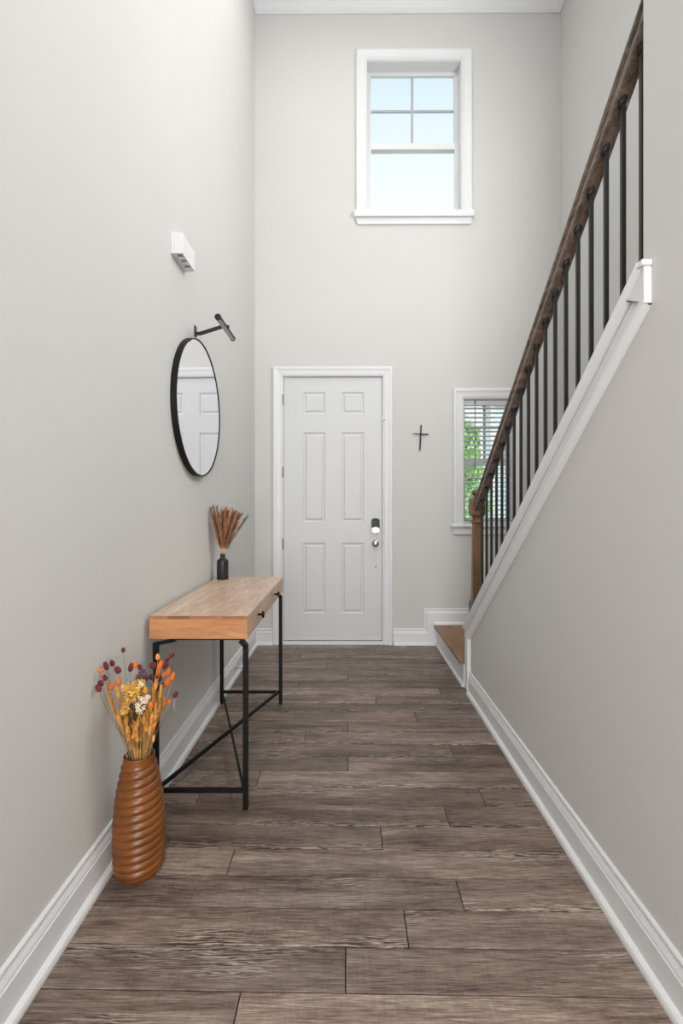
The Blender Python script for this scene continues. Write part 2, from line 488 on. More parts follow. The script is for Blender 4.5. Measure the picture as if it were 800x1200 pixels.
for k in range(-12, 26):
    ya, yb = Y0P + PITCH * k, Y0P + PITCH * (k + 1)
    js = sorted(joint.get(k, [random.uniform(-0.7, 0.7)]))
    tn = tones.get(k, [random.uniform(0.74, 1.08) for _ in range(4)])
    xa = [XL - 0.02] + js + [XR + 0.02]
    # landing covers the right edge beyond the knee wall
    for i in range(len(xa) - 1):
        x0, x1 = xa[i], xa[i + 1]
        g = 0.0016
        cx, cy = (x0 + x1) / 2, (ya + yb) / 2
        bm = bmesh.new()
        # plank top with eased edges; sheared for the slight turn of the boards
        w, h = (x1 - x0) / 2 - g, (yb - ya) / 2 - g
        lev = [(-0.006, 0.0), (-0.0010, 0.0), (0.0, 0.0012)]
        rings = []
        for z, ins in lev:
            rings.append([bm.verts.new((cx + sx * (w - ins), cy + sy * (h - ins) + ROT * (cx + sx * (w - ins)), z)) for sx, sy in ((-1, -1), (1, -1), (1, 1), (-1, 1))])
        for A, B in zip(rings, rings[1:]):
            for q in range(4):
                bm.faces.new((A[q], A[(q + 1) % 4], B[(q + 1) % 4], B[q]))
        bm.faces.new(rings[-1])
        if cy + h > YW + 0.12: 
            bm.free(); continue
        o = link('plank', bm, 'plank', parent=fl, loc=(cx, cy, 0))
        o['tone'] = float(tn[i % len(tn)]) * (0.97 + 0.05 * random.random())

# ---- baseboards (profile: a = distance from wall, b = height)
bprof = [(0, 0), (0.036, 0), (0.036, 0.010), (0.033, 0.019), (0.026, 0.025), (0.019, 0.027), (0.019, 0.103), (0.011, 0.105), (0.011, 0.108), (0.016, 0.110), (0.015, 0.114),
         (0.012, 0.122), (0.0085, 0.130), (0.005, 0.132), (0.005, 0.135), (0.011, 0.138), (0.011, 0.145), (0.008, 0.149), (0, 0.149)]
def baseboard(name, p0, p1, z=0):
    bm = bmesh.new()
    sweep(bm, [p0, p1], bprof, lambda a, b, c: (a, b, z + c))
    return link(name, bm, 'white', kind='structure')
# left normal of the path direction points into the room
baseboard('baseboard_left', (XL, YW), (XL, YB))
baseboard('baseboard_right', (XR, YB), (XR, 3.30))
baseboard('baseboard_back', (-0.687, YW), (XL, YW))
# back wall, right of the door, stepping up over the landing
bm = bmesh.new()
zt, zu, xst = 0.149, 0.336, 0.711
hx = XZ(YW)
contour = [(0.428, zt), (xst, zt), (xst, zu), (XS, zu)]
cprof = [(0.0, 0), (0.0, 0.008), (-0.004, 0.011), (-0.011, 0.011), (-0.015, 0.0085), (-0.019, 0.0085), (-0.027, 0.012), (-0.037, 0.016), (-0.042, 0.016), (-0.045, 0.0185), (-0.045, 0)]
sweep(bm, contour, cprof, hx)
c2 = -0.044
prism(bm, [(0.428, 0), (xst - c2 * 1 + 0.0, 0), (xst - c2, zt + c2), (0.428, zt + c2)], hx, 0, 0.019)
prism(bm, [(xst - c2, 0), (0.83, 0), (0.83, zu + c2), (xst - c2, zu + c2)], hx, 0, 0.019)
prism(bm, [(0.83, 0.19), (XS, 0.19), (XS, zu + c2), (0.83, zu + c2)], hx, 0, 0.019)
# shoe mouldings
for (a, b, z) in ((0.428, 0.815, 0.0), (0.80, XS, 0.190)):
    sweep(bm, [(b, YW), (a, YW)], [(0, 0), (0.036, 0), (0.036, 0.010), (0.033, 0.019), (0.026, 0.025), (0.0, 0.027)], lambda p, q, r, z=z: (p, q, z + r))
link('baseboard_stair', bm, 'white', kind='structure')

# ---- crown moulding
crp = [(0, 5.846), (0.012, 5.846), (0.014, 5.856), (0.020, 5.862), (0.024, 5.885), (0.045, 5.925), (0.080, 5.952), (0.086, 5.956), (0.100, 5.965), (0.104, 5.995), (0, 5.995)]
def crown(name, pts):
    bm = bmesh.new(); sweep(bm, pts, crp, lambda a, b, c: (a, b, c))
    return link(name, bm, 'white', kind='structure')
crown('trim_1', [(XS, 0.35), (XS, YW), (XL, YW), (XL, 0.35)])

# ---- knee wall cap, skirt and end trim
mir = lambda a, b, c: (XR - c, a, b)
path = [(YE, 0.0), (YE, capz(YE)), (YLV, ZLV)]
# left normal for up-going (0,1) is (-1,0): towards -Y = inward. good
skirt = [(0.0, 0), (0.0, 0.033), (0.005, 0.034), (0.007, 0.031), (0.024, 0.017), (0.026, 0.0145), (0.030, 0.013), (0.0305, 0.004), (0.034, 0.004), (0.0345, 0.010), (0.073, 0.010), (0.074, 0.017), (0.081, 0.018), (0.082, 0.006), (0.086, 0.006), (0.087, 0.022), (0.098, 0.024), (0.104, 0.021), (0.111, 0.008), (0.111, 0)]
vtrim = [(0.0, 0), (0.0, 0.014), (0.022, 0.014), (0.024, 0.011), (0.074, 0.010), (0.075, 0.017), (0.082, 0.018), (0.085, 0.014), (0.089, 0.022), (0.098, 0.024), (0.104, 0.021), (0.111, 0.008), (0.111, 0)]
bm = bmesh.new()
sweep(bm, path, vtrim, mir, segs=[0])
sweep(bm, path, skirt, mir, segs=[1])
# upper end: flat block, vertical bead and level cap
YT = 1.350
bmesh.ops.bisect_plane(bm, geom=bm.verts[:] + bm.edges[:] + bm.faces[:], plane_co=(0, YT, 0), plane_no=(0, -1, 0), clear_outer=True)
prism(bm, [(YT, 1.862), (1.437, 1.904), (1.437, capz(1.437) - 0.028), (YLV, ZLV - 0.02), (YT, ZLV - 0.02)], mir, 0, 0.0205)
box(bm, XR - 0.0225, XR - 0.0004, YT - 0.002, YT + 0.008, 1.860, ZLV - 0.0165, bev=0.002)
box(bm, XR - 0.0305, XR - 0.0004, YT - 0.006, YLV + 0.004, ZLV - 0.017, ZLV + 0.0005, bev=0.002)
link('trim_2', bm, 'white', kind='structure')
bm = bmesh.new()
prism(bm, [(YE + 0.012, capz(YE) - 0.009), (YE + 0.012, capz(YE) - 0.03), (YE, capz(YE) - 0.02), (YF, capz(YF) - 0.02), (YF, capz(YF))], lambda a, b, c: (c, a, b), XR, XR + 0.115)
box(bm, XR, XR + 0.095, YE, YE + 0.012, 0.19, capz(YE) - 0.02)
link('trim_3', bm, 'white', kind='structure')

# ================================================================== front door
dr = structure('door_1', 'white six-panel front door with keypad lock')
YD = YW + 0.016                   # face of the slab
SX0, SX1, SZ0, SZ1 = -0.5895, 0.3246, 0.036, 2.4835
hz = XZ(YW)
casep = [(0.0, 0), (0.0, 0.010), (0.006, 0.013), (0.012, 0.010), (0.014, 0.014), (0.040, 0.017), (0.050, 0.019), (0.062, 0.024), (0.078, 0.024), (0.084, 0.018), (0.084, 0)]
bm = bmesh.new()
sweep(bm, [(DX1, 0), (DX1, DZ1), (DX0, DZ1), (DX0, 0)], [(-a, b) for a, b in casep], hz)
link('casing', bm, 'white', dr)
bm = bmesh.new()
box(bm, DX0, DX0 + 0.009, YW, YW + 0.16, 0, DZ1); box(bm, DX1 - 0.009, DX1, YW, YW + 0.16, 0, DZ1)
box(bm, DX0 + 0.009, DX1 - 0.009, YW, YW + 0.16, DZ1 - 0.0045, DZ1)
link('jamb', bm, 'white', dr)
link('weather_stop', BX(DX0 + 0.004, DX1 - 0.004, YW + 0.085, YW + 0.16, 0.0, DZ1 - 0.004), 'black', dr)
bm = bmesh.new(); box(bm, DX0 + 0.009, DX1 - 0.009, YW - 0.012, YW + 0.16, 0, 0.028, bev=0.003)
link('threshold', bm, 'white', dr)
# slab: stiles and rails with six recesses
def px_x(px): return (px - 406.5) * YD / F_PX
def px_z(py): return CAM_H + (591.5 - py) * YD / F_PX
colsx = [(px_x(354.6), px_x(381.0)), (px_x(399.6), px_x(426.4))]
rowsz = [(px_z(485.5), px_z(459.3)), (px_z(612), px_z(506.5)), (px_z(719), px_z(636))]
gx = [SX0, colsx[0][0], colsx[0][1], colsx[1][0], colsx[1][1], SX1]
gz = sorted([SZ0, SZ1] + [v for r in rowsz for v in r])
bm = bmesh.new()
vg = [[bm.verts.new((x, YD, z)) for z in gz] for x in gx]
for i in range(5):
    for j in range(len(gz) - 1):
        if i in (1, 3) and j in (1, 3, 5): continue
        bm.faces.new((vg[i][j], vg[i + 1][j], vg[i + 1][j + 1], vg[i][j + 1]))
box(bm, SX0, SX1, YD + 0.010, YD + 0.044, SZ0, SZ1)
for (a, b, c, d) in ((SX0, SZ0, SX1, SZ0), (SX1, SZ0, SX1, SZ1), (SX1, SZ1, SX0, SZ1), (SX0, SZ1, SX0, SZ0)):
    v = [bm.verts.new(p) for p in ((a, YD, b), (c, YD, d), (c, YD + 0.012, d), (a, YD + 0.012, b))]
    bm.faces.new(v)
sl = link('door_slab', bm, 'door', dr, normals=False)
for (z0, z1) in rowsz:
    for (x0, x1) in colsx:
        bm = bmesh.new()
        steps = [(0.0, 0.0), (0.004, 0.001), (0.009, 0.0085), (0.014, 0.0095), (0.024, 0.0095), (0.034, 0.002), (0.037, 0.0012)]
        rg = []
        for ins, dp in steps:
            rg.append([bm.verts.new((x, YD + dp, z)) for x, z in ((x0 + ins, z0 + ins), (x1 - ins, z0 + ins), (x1 - ins, z1 - ins), (x0 + ins, z1 - ins))])
        for A, B in zip(rg, rg[1:]):
            for q in range(4): bm.faces.new((A[q], A[(q + 1) % 4], B[(q + 1) % 4], B[q]))
        bm.faces.new(rg[-1])
        link('door_panel', bm, 'door', sl, normals=False)
# hardware
kp = at(439.8, 616, YD)
bm = bmesh.new()
pts = []
w, h = 0.037, 0.071
def rr_outline(cx, cz, w, h, arch):
    p = []
    for k in range(9):
        t = -1 + 2 * k / 8
        p.append((cx + t * w, cz + h - arch * (t * t)))
    for k in range(9):
        t = 1 - 2 * k / 8
        p.append((cx + t * w, cz - h + arch * (t * t)))
    return p
mapd = lambda a, b, c: (a, YD - c, b)
prism(bm, rr_outline(kp.x, kp.z, w, h, 0.014), mapd, 0, 0.024)
lk = link('keypad_lock', bm, 'black', dr)
bm = bmesh.new()
prism(bm, rr_outline(kp.x, kp.z - 0.040, w * 0.92, 0.026, 0.010), mapd, 0.024, 0.030)
box(bm, kp.x - 0.008, kp.x + 0.006, YD - 0.045, YD - 0.028, kp.z - 0.055, kp.z - 0.010, bev=0.003)
link('thumb_turn', bm, 'chrome', lk)
kn = at(439.6, 636.8, YD)
def lathe_y(bm, prof, cx, cz, y0, seg=24):
    """axis towards -Y; prof (r, distance out from door)"""
    tmp = bmesh.new(); lathe(tmp, [(r, d) for r, d in prof], 0, 0, seg)
    for v in tmp.verts: v.co = Vector((cx + v.co.x, y0 - v.co.z, cz + v.co.y))
    me = bpy.data.meshes.new('t'); tmp.to_mesh(me); tmp.free(); bm.from_mesh(me); bpy.data.meshes.remove(me)
bm = bmesh.new()
lathe_y(bm, [(0, 0), (0.034, 0), (0.034, 0.004), (0.030, 0.008), (0.013, 0.010), (0.012, 0.030), (0.022, 0.036), (0.029, 0.046), (0.030, 0.055), (0.026, 0.063), (0.015, 0.068), (0, 0.069)], kn.x, kn.z, YD)
link('door_knob', bm, 'chrome', dr, smooth=True)
lo = at(440, 664.5, YD)
bm = bmesh.new(); lathe_y(bm, [(0, 0), (0.0085, 0), (0.0085, 0.003), (0.005, 0.005), (0, 0.005)], lo.x, lo.z, YD, 16)
link('viewer_cap', bm, 'hinge', dr, smooth=True)
for py in (468.6, 553.3, 637.5):
    z = px_z(py)
    bm = bmesh.new()
    tube(bm, [(DX0 + 0.005, YW + 0.006, z - 0.05), (DX0 + 0.005, YW + 0.006, z + 0.05)], 0.0075, 10)
    box(bm, DX0 + 0.004, DX0 + 0.014, YW + 0.008, YD, z - 0.048, z + 0.048)
    link('hinge', bm, 'hinge', dr)
z = px_z(637)
link('strike_plate', BX(DX1 - 0.012, DX1 - 0.004, YW - 0.003, YW + 0.02, z - 0.03, z + 0.03), 'hinge', dr)
z = px_z(492)
bm = bmesh.new(); box(bm, DX1 - 0.014, DX1 - 0.004, YW - 0.006, YW + 0.01, z - 0.014, z + 0.022, bev=0.001)
box(bm, DX1 - 0.006, DX1 + 0.022, YW - 0.026, YW - 0.012, z - 0.006, z + 0.002, bev=0.001)
link('flip_latch', bm, 'plastic', dr)

# ================================================================== windows
def window(name, W, label, stool, apron_z, apron_in, casew_r, topc, cz, mull_top, glass_z, sash_w, drop_head=False):
    w = structure(name, label)
    x0, x1, z0, z1 = W['x0'], W['x1'], W['z0'], W['z1']
    k = casew_r / 0.084
    bm = bmesh.new()
    sweep(bm, [(x1, z0), (x1, z1), (x0, z1), (x0, z0)], [(-a * k, b) for a, b in casep], XZ(YW))
    link('casing', bm, 'white', w)
    bm = bmesh.new()
    t = 0.008
    box(bm, x0, x0 + t, YW, YW + 0.16, z0, z1); box(bm, x1 - t, x1, YW, YW + 0.16, z0, z1)
    box(bm, x0 + t, x1 - t, YW, YW + 0.16, z1 - t, z1); box(bm, x0 + t, x1 - t, YW + 0.03, YW + 0.16, z0, z0 + t)
    link('jamb', bm, 'white', w)
    bm = bmesh.new(); box(bm, stool[0], stool[1], YW - 0.045, YW + 0.0, stool[2] , z0, bev=0.006)
    box(bm, x0, x1, YW, YW + 0.06, stool[2], z0 + 0.001)
    link('sill', bm, 'white', w)
    bm = bmesh.new()
    prism(bm, [(stool[0] + 0.012, stool[2]), (stool[0] + 0.03, apron_z), (stool[1] - 0.03, apron_z), (stool[1] - 0.012, stool[2])], XZ(YW), 0, 0.018)
    link('apron', bm, 'white', w)
    # sashes: upper one outside, lower one inside
    zm0, zm1 = glass_z
    for nm, ya, za, zb_, rb, rt in (('upper_sash', YW + 0.112, zm0, z1 - t, 0.057, 0.035), ('lower_sash', YW + 0.080, z0 + t, zm1, 0.05, 0.045)):
        bm = bmesh.new()
        xa, xb = x0 + t, x1 - t
        box(bm, xa, xa + sash_w, ya, ya + 0.03, za, zb_, bev=0.002); box(bm, xb - sash_w, xb, ya, ya + 0.03, za, zb_, bev=0.002)
        box(bm, xa + sash_w, xb - sash_w, ya, ya + 0.03, za, za + (zm1 - zm0 if nm == 'upper_sash' else rb), bev=0.002)
        box(bm, xa + sash_w, xb - sash_w, ya, ya + 0.03, zb_ - (zm1 - zm0 if nm == 'lower_sash' else rt), zb_, bev=0.002)
        s = link(nm, bm, 'white', w)
        link('pane', BX(xa + sash_w - 0.004, xb - sash_w + 0.004, ya + 0.013, ya + 0.017, za + 0.02, zb_ - 0.02), 'glass', s)
        if nm == 'upper_sash':
            xm = (xa + xb) / 2
            zA, zB = za + (zm1 - zm0), zb_ - rt
            link('muntin', BX(xm - 0.011, xm + 0.011, ya + 0.008, ya + 0.022, zA, zB), 'muntin', s)
            zc_ = mull_top
            link('muntin', BX(xa + sash_w, xm - 0.0105, ya + 0.008, ya + 0.022, zc_ - 0.010, zc_ + 0.010), 'muntin', s)
            link('muntin', BX(xm + 0.0105, xb - sash_w, ya + 0.008, ya + 0.022, zc_ - 0.010, zc_ + 0.010), 'muntin', s)
    return w
M['muntin'] = plain('grey_muntin', (0.42, 0.42, 0.43), 0.5, var=0.01)
window('window_1', U, 'tall white upper window with two lights over one high above the door', (0.0665, 1.168, 3.950), 3.891, 0.03, 0.093, 5.526, None, 5.045, (4.652, 4.710), 0.040)
window('window_2', Lw, 'narrow white window with blinds behind the stair balusters', (0.958, 1.655, 1.092), 1.024, 0.03, 0.090, 2.378, None, 2.03, (1.668, 1.716), 0.034)

# ---- blind hanging in the lower window
bl = thing('window_blind', 'white horizontal slatted blind hanging in the narrow window behind the balusters', 'blind', (1.3065, YW + 0.045, 2.283))
bx0, bx1 = Lw['x0'] + 0.014, Lw['x1'] - 0.014
bm = bmesh.new(); box(bm, bx0, bx1, YW + 0.018, YW + 0.072, 2.222, 2.268, bev=0.003)
link('headrail', bm, 'blind', bl)
nsl = 25
zt_, zb_ = 2.200, 1.160
base_sl = None
for k in range(nsl):
    z = zt_ + (zb_ - zt_) * k / (nsl - 1)
    if base_sl is None:
        bm = bmesh.new()
        th = 0.0028
        pr = []
        for q in range(5):
            t = -1 + q / 2
            pr.append((t * 0.024, 0.0022 * (1 - t * t)))
        poly = pr + [(a, b - th) for a, b in reversed(pr)]
        prism(bm, poly, lambda a, b, c: (c, YW + 0.045 + a * math.cos(0.14) + b * math.sin(0.14), z + b - a * math.sin(0.14)), bx0, bx1)
        base_sl = link('slat', bm, 'blind', bl, loc=(1.3065, YW + 0.045, z))
    else:
        o = base_sl.copy(); COL.objects.link(o); o.parent = bl
        o.location = (0, 0, z - 2.283)
bm = bmesh.new(); box(bm, bx0, bx1, YW + 0.025, YW + 0.065, 1.122, 1.140, bev=0.003)
link('bottom_rail', bm, 'blind', bl)
for xx in (bx0 + 0.07, bx1 - 0.07):
    for yy in (YW + 0.0185, YW + 0.0715):
        bm = bmesh.new(); tube(bm, [(xx, yy, 2.225), (xx, yy, 1.13)], 0.0008, 4)
        link('ladder_cord', bm, 'blind', bl)
wp = at(556.3, 471, YW + 0.01)
bm = bmesh.new(); tube(bm, [(wp.x, YW + 0.012, wp.z), (wp.x, YW + 0.012, 1.632)], 0.0035, 8)
tube(bm, [(wp.x, YW + 0.012, wp.z - 0.005), (wp.x, YW + 0.012, wp.z + 0.01)], 0.007, 8)
link('wand', bm, 'wand', bl)

# ================================================================== staircase
st = thing('staircase', 'boxed staircase with a brown wood landing tread beside the white knee wall', 'stairs', (0.83, YE, 0))
bm = bmesh.new(); box(bm, 0.828, 0.845, YE + 0.003, YW - 0.021, 0.0, 0.162)
sweep(bm, [(0.845, YE + 0.002), (0.845, YW - 0.021)], [(0, 0), (0.030, 0), (0.030, 0.010), (0.027, 0.019), (0.022, 0.025), (0.0, 0.027)], lambda a, b, c: (a, b, c))
link('riser', bm, 'white', st)
bm = bmesh.new(); box(bm, 0.802, XS - 0.002, YE + 0.0135, YW - 0.002, 0.162, 0.190, bev=0.006)
link('tread', bm, 'tread', st)
run = 0.250; rise = run * CAPM
for k in range(9):
    z = 0.19 + rise * (k + 1); y = YE - 0.04 - run * k
    if z > 2.4: break
    link('riser', BX(XR + 0.0975, XS - 0.002, y - 0.018, y, z - rise, z - 0.028), 'white', st)
    bm = bmesh.new(); box(bm, XR + 0.0975, XS - 0.002, y - run - 0.018, y + 0.022, z - 0.028, z, bev=0.005)
    link('tread', bm, 'tread', st)

# ================================================================== stair railing
XB = 0.895
RM = 0.781
def rail_c(y): return 2.592 - RM * (y - 1.634)         # centre line of hand rail
rl = thing('stair_railing', 'dark stained oak handrail with square black iron balusters rising beside the hall', 'railing', (XB, 3.338, capz(3.338)))
ang = math.atan(RM)
# hand rail section (width offset, perpendicular height)
sec = [(-0.022, -0.030), (-0.026, -0.026), (-0.026, -0.008), (-0.021, -0.006), (-0.021, -0.003), (-0.026, -0.001), (-0.026, 0.002), (-0.0325, 0.005), (-0.034, 0.011), (-0.031, 0.019), (-0.024, 0.027), (-0.012, 0.031),
       (0.012, 0.031), (0.024, 0.027), (0.031, 0.019), (0.034, 0.011), (0.0325, 0.005), (0.026, 0.002), (0.026, -0.001), (0.021, -0.003), (0.021, -0.006), (0.026, -0.008), (0.026, -0.026), (0.022, -0.030)]
bm = bmesh.new()
ya, yb = 3.300, YF
A = []; B = []
for (u, v) in sec:
    vv = v / math.cos(ang)
    A.append(bm.verts.new((XB + u, ya, rail_c(ya) + vv)))
    B.append(bm.verts.new((XB + u, yb, rail_c(yb) + vv)))
bm.faces.new(A); bm.faces.new(list(reversed(B)))
for i in range(len(sec)):
    j = (i + 1) % len(sec); bm.faces.new((A[i], B[i], B[j], A[j]))
link('handrail', bm, 'rail', rl, loc=(XB, 2.3, rail_c(2.3)))
# balusters
for k in range(18):
    y = 1.467 + 0.1019 * k
    if y < YLV: zb0 = ZLV
    else: zb0 = capz(y)
    zt0 = rail_c(y) - 0.024 / math.cos(ang)
    bm = bmesh.new()
    h = 0.0066
    A = [bm.verts.new((XB + sx * h, y + sy * h, zb0 - CAPM * sy * h - 0.002)) for sx, sy in ((-1, -1), (1, -1), (1, 1), (-1, 1))]
    B = [bm.verts.new((XB + sx * h, y + sy * h, zt0)) for sx, sy in ((-1, -1), (1, -1), (1, 1), (-1, 1))]
    bm.faces.new(A); bm.faces.new(B)
    for q in range(4): bm.faces.new((A[q], A[(q + 1) % 4], B[(q + 1) % 4], B[q]))
    bo = link('baluster', bm, 'iron', rl, loc=(XB, y, zb0))
    bm = bmesh.new()
    zc0 = rail_c(y) - 0.030 / math.cos(ang)
    rgs = []
    for (r, dz) in ((0.015, 0.004), (0.015, -0.008), (0.010, -0.016)):
        rgs.append([bm.verts.new((XB + r * math.cos(2 * PI * q / 12), y + r * math.sin(2 * PI * q / 12), zc0 + dz - RM * r * math.sin(2 * PI * q / 12))) for q in range(12)])
    for P_, Q_ in zip(rgs, rgs[1:]):
        for q in range(12): bm.faces.new((P_[q], P_[(q + 1) % 12], Q_[(q + 1) % 12], Q_[q]))
    bm.faces.new(rgs[0]); bm.faces.new(list(reversed(rgs[-1])))
    link('collar', bm, 'iron', bo)
# newel post
ny = 3.345; nx = XB + 0.003
bm = bmesh.new()
def sq_ring(bm, prof, cx, cy, ch=0.18):
    """octagonal-ish square loft; prof (half width, z, chamfer fraction)"""
    rings = []
    for hw, z, c in prof:
        q = hw * c
        p = [(-hw + q, -hw), (hw - q, -hw), (hw, -hw + q), (hw, hw - q), (hw - q, hw), (-hw + q, hw), (-hw, hw - q), (-hw, -hw + q)]
        rings.append([bm.verts.new((cx + a, cy + b, z)) for a, b in p])
    for A, B in zip(rings, rings[1:]):
        for i in range(8): bm.faces.new((A[i], A[(i + 1) % 8], B[(i + 1) % 8], B[i]))
    bm.faces.new(rings[0]); bm.faces.new(list(reversed(rings[-1])))
sq_ring(bm, [(0.041, 0.620, 0.1), (0.036, 0.640, 0.2), (0.034, 0.66, 0.25), (0.030, 0.90, 0.25), (0.0275, 1.150, 0.25), (0.028, 1.165, 0.3), (0.034, 1.170, 0.45), (0.036, 1.180, 0.5), (0.032, 1.190, 0.5), (0.028, 1.195, 0.45),
             (0.030, 1.212, 0.4), (0.041, 1.222, 0.3), (0.046, 1.229, 0.1), (0.046, 1.232, 0.06), (0.046, 1.338, 0.06), (0.042, 1.343, 0.08)], nx, ny)
nw = link('newel_post', bm, 'newel', rl, loc=(nx, ny, 0.9))
bm = bmesh.new()
lathe(bm, [(0, 1.341), (0.022, 1.341), (0.026, 1.346), (0.020, 1.352), (0.018, 1.358), (0.026, 1.364), (0.0325, 1.374), (0.034, 1.384), (0.030, 1.395), (0.018, 1.403), (0, 1.406)], nx, ny, 20)
link('finial', bm, 'newel', nw, smooth=True)
bm = bmesh.new()
hwb = 0.0435
A = [bm.verts.new((nx + sx * hwb, ny + sy * hwb, capz(ny + sy * hwb) - 0.001)) for sx, sy in ((-1, -1), (1, -1), (1, 1), (-1, 1))]
B = [bm.verts.new((nx + sx * hwb, ny + sy * hwb, 0.622)) for sx, sy in ((-1, -1), (1, -1), (1, 1), (-1, 1))]
bm.faces.new(A); bm.faces.new(B)
for q in range(4): bm.faces.new((A[q], A[(q + 1) % 4], B[(q + 1) % 4], B[q]))
link('newel_base', bm, 'newel_base', nw)

# ================================================================== console table
TX0, TX1, TY0, TY1, TZ0, TZ1 = -0.838, -0.4206, 2.038, 3.150, 0.728, 0.826
tb = thing('console_table', 'narrow mango wood console table with two drawers on black metal legs', 'table', ((TX0 + TX1) / 2, (TY0 + TY1) / 2, 0))
bm = bmesh.new()
for i in range(5):   # glued boards of the top
    w = (TX1 - TX0) / 5
    xa = TX0 + w * i; xb = xa + w
    bm2 = bmesh.new(); box(bm2, xa, xb, TY0 + 0.001, TY1, TZ1 - 0.0125, TZ1)
    o = link('top_board', bm2, 'ttop', tb, loc=((xa + xb) / 2, 2.6, TZ1))
bm.free()
ex = [TX0, TX0 + 0.078, TX0 + 0.17, TX0 + 0.252, TX0 + 0.31, TX1]
for i in range(5):
    o = link('edge_strip', BX(ex[i], ex[i + 1], TY0, TY0 + 0.0012, TZ1 - 0.0125, TZ1 - 0.0002), 'tedge', tb, loc=((ex[i] + ex[i + 1]) / 2, TY0, TZ1))
    o['tone'] = [1.15, 0.8, 1.0, 1.1, 0.85][i]
bm = bmesh.new(); box(bm, TX0, TX1, TY0 + 0.001, TY0 + 0.02, TZ0, TZ1 - 0.0125, bev=0.0015)
link('end_board', bm, 'tend', tb, loc=((TX0 + TX1) / 2, TY0, TZ0))
bm = bmesh.new(); box(bm, TX0, TX1, TY1 - 0.02, TY1, TZ0, TZ1 - 0.0125)
box(bm, TX0, TX0 + 0.018, TY0 + 0.02, TY1 - 0.02, TZ0, TZ1 - 0.0125)
box(bm, TX0 + 0.018, TX1 - 0.02, TY0 + 0.02, TY1 - 0.02, TZ0, TZ0 + 0.012)
box(bm, TX1 - 0.02, TX1 - 0.003, TY0 + 0.02, TY1 - 0.02, TZ0, TZ0 + 0.010)
link('carcass', bm, 'tend', tb)
ym = (TY0 + TY1) / 2
for (a, b, kpx) in ((TY0 + 0.024, ym - 0.002, (307.3, 720.4)), (ym + 0.002, TY1 - 0.024, (325.6, 696.3))):
    bm = bmesh.new(); box(bm, TX1 - 0.018, TX1 - 0.001, a, b, TZ0 + 0.012, TZ1 - 0.0145, bev=0.001)
    d = link('drawer', bm, 'tfront', tb, loc=(TX1, (a + b) / 2, TZ0 + 0.05))
    yk = 2.285 if a < 2.5 else 2.80
    zk = 0.777
    tmp = bmesh.new(); lathe(tmp, [(0, 0), (0.006, 0), (0.005, 0.014), (0.007, 0.018), (0.0155, 0.020), (0.0165, 0.024), (0.0155, 0.028), (0, 0.030)], 0, 0, 16)
    for v in tmp.verts: v.co = Vector((TX1 - 0.001 + v.co.z, yk + v.co.x, zk + v.co.y))
    link('knob', tmp, 'tiron', d, smooth=True)
LW = 0.021
yn, yf = 2.056, 3.138
xl, xr = -0.816, -0.4325
for y, g in ((yn, 0), (yf, 1)):
    # front leg with bent top
    bm = bmesh.new()
    zt1 = TZ0 - 0.034
    sqbar(bm, (xr, y, 0), (xr, y, zt1 + 0.004), LW)
    sqbar(bm, (xr + 0.002, y, zt1), (xr - 0.022, y, TZ0 - 0.008), LW)
    link('leg', bm, 'tiron', tb)
    bm = bmesh.new()
    sqbar(bm, (xl, y, 0), (xl, y, TZ0 - 0.020), LW)
    sqbar(bm, (xl - 0.004, y, TZ0 - 0.026), (xl + 0.085, y, TZ0 - 0.008), 0.014)
    link('leg', bm, 'tiron', tb)
    bm = bmesh.new(); box(bm, xl + 0.06, xr - 0.016, y - 0.0105, y + 0.0105, TZ0 - 0.006, TZ0)
    link('mounting_bar', bm, 'tiron', tb)
    bm = bmesh.new(); box(bm, xl + 0.0105, xr - 0.0105, y - 0.009, y + 0.009, 0.070, 0.086)
    link('foot_rail', bm, 'tiron', tb)
bm = bmesh.new(); sqbar(bm, (xl + 0.008, yn + 0.006, 0.084), (xr - 0.008, yf - 0.006, 0.084), 0.014)
link('cross_brace', bm, 'tiron', tb)
bm = bmesh.new(); sqbar(bm, (xr - 0.008, yn + 0.006, 0.072), (xl + 0.008, yf - 0.006, 0.072), 0.010)
link('cross_brace', bm, 'tiron', tb)

# ================================================================== round mirror
MY, MZ, MR = 2.712, 1.836, 0.379
mr = thing('wall_mirror', 'round wall mirror in a thin black frame above the console table', 'mirror', (XL, MY, MZ))
def lathe_x(prof, cy, cz, x0, seg=64):
    """axis towards +X"""
    tmp = bmesh.new(); lathe(tmp, prof, 0, 0, seg)
    for v in tmp.verts: v.co = Vector((x0 + v.co.z, cy + v.co.x, cz + v.co.y))
    return tmp
tmp = lathe_x([(MR - 0.022, 0.0), (MR, 0.0), (MR, 0.031), (MR - 0.007, 0.031), (MR - 0.007, 0.026), (MR - 0.022, 0.026), (MR - 0.022, 0.0)], MY, MZ, XL, 96)
def hang(t_):
    for v in t_.verts: v.co.x += 0.017 * (v.co.y - MY) + 0.0068
hang(tmp)
fo = link('frame', tmp, 'tiron', mr)
tmp = lathe_x([(0, 0.004), (MR - 0.006, 0.004), (MR - 0.0065, 0.0275), (0, 0.0275)], MY, MZ, XL, 96)
hang(tmp)
link('mirror_glass', tmp, 'mirror', mr)

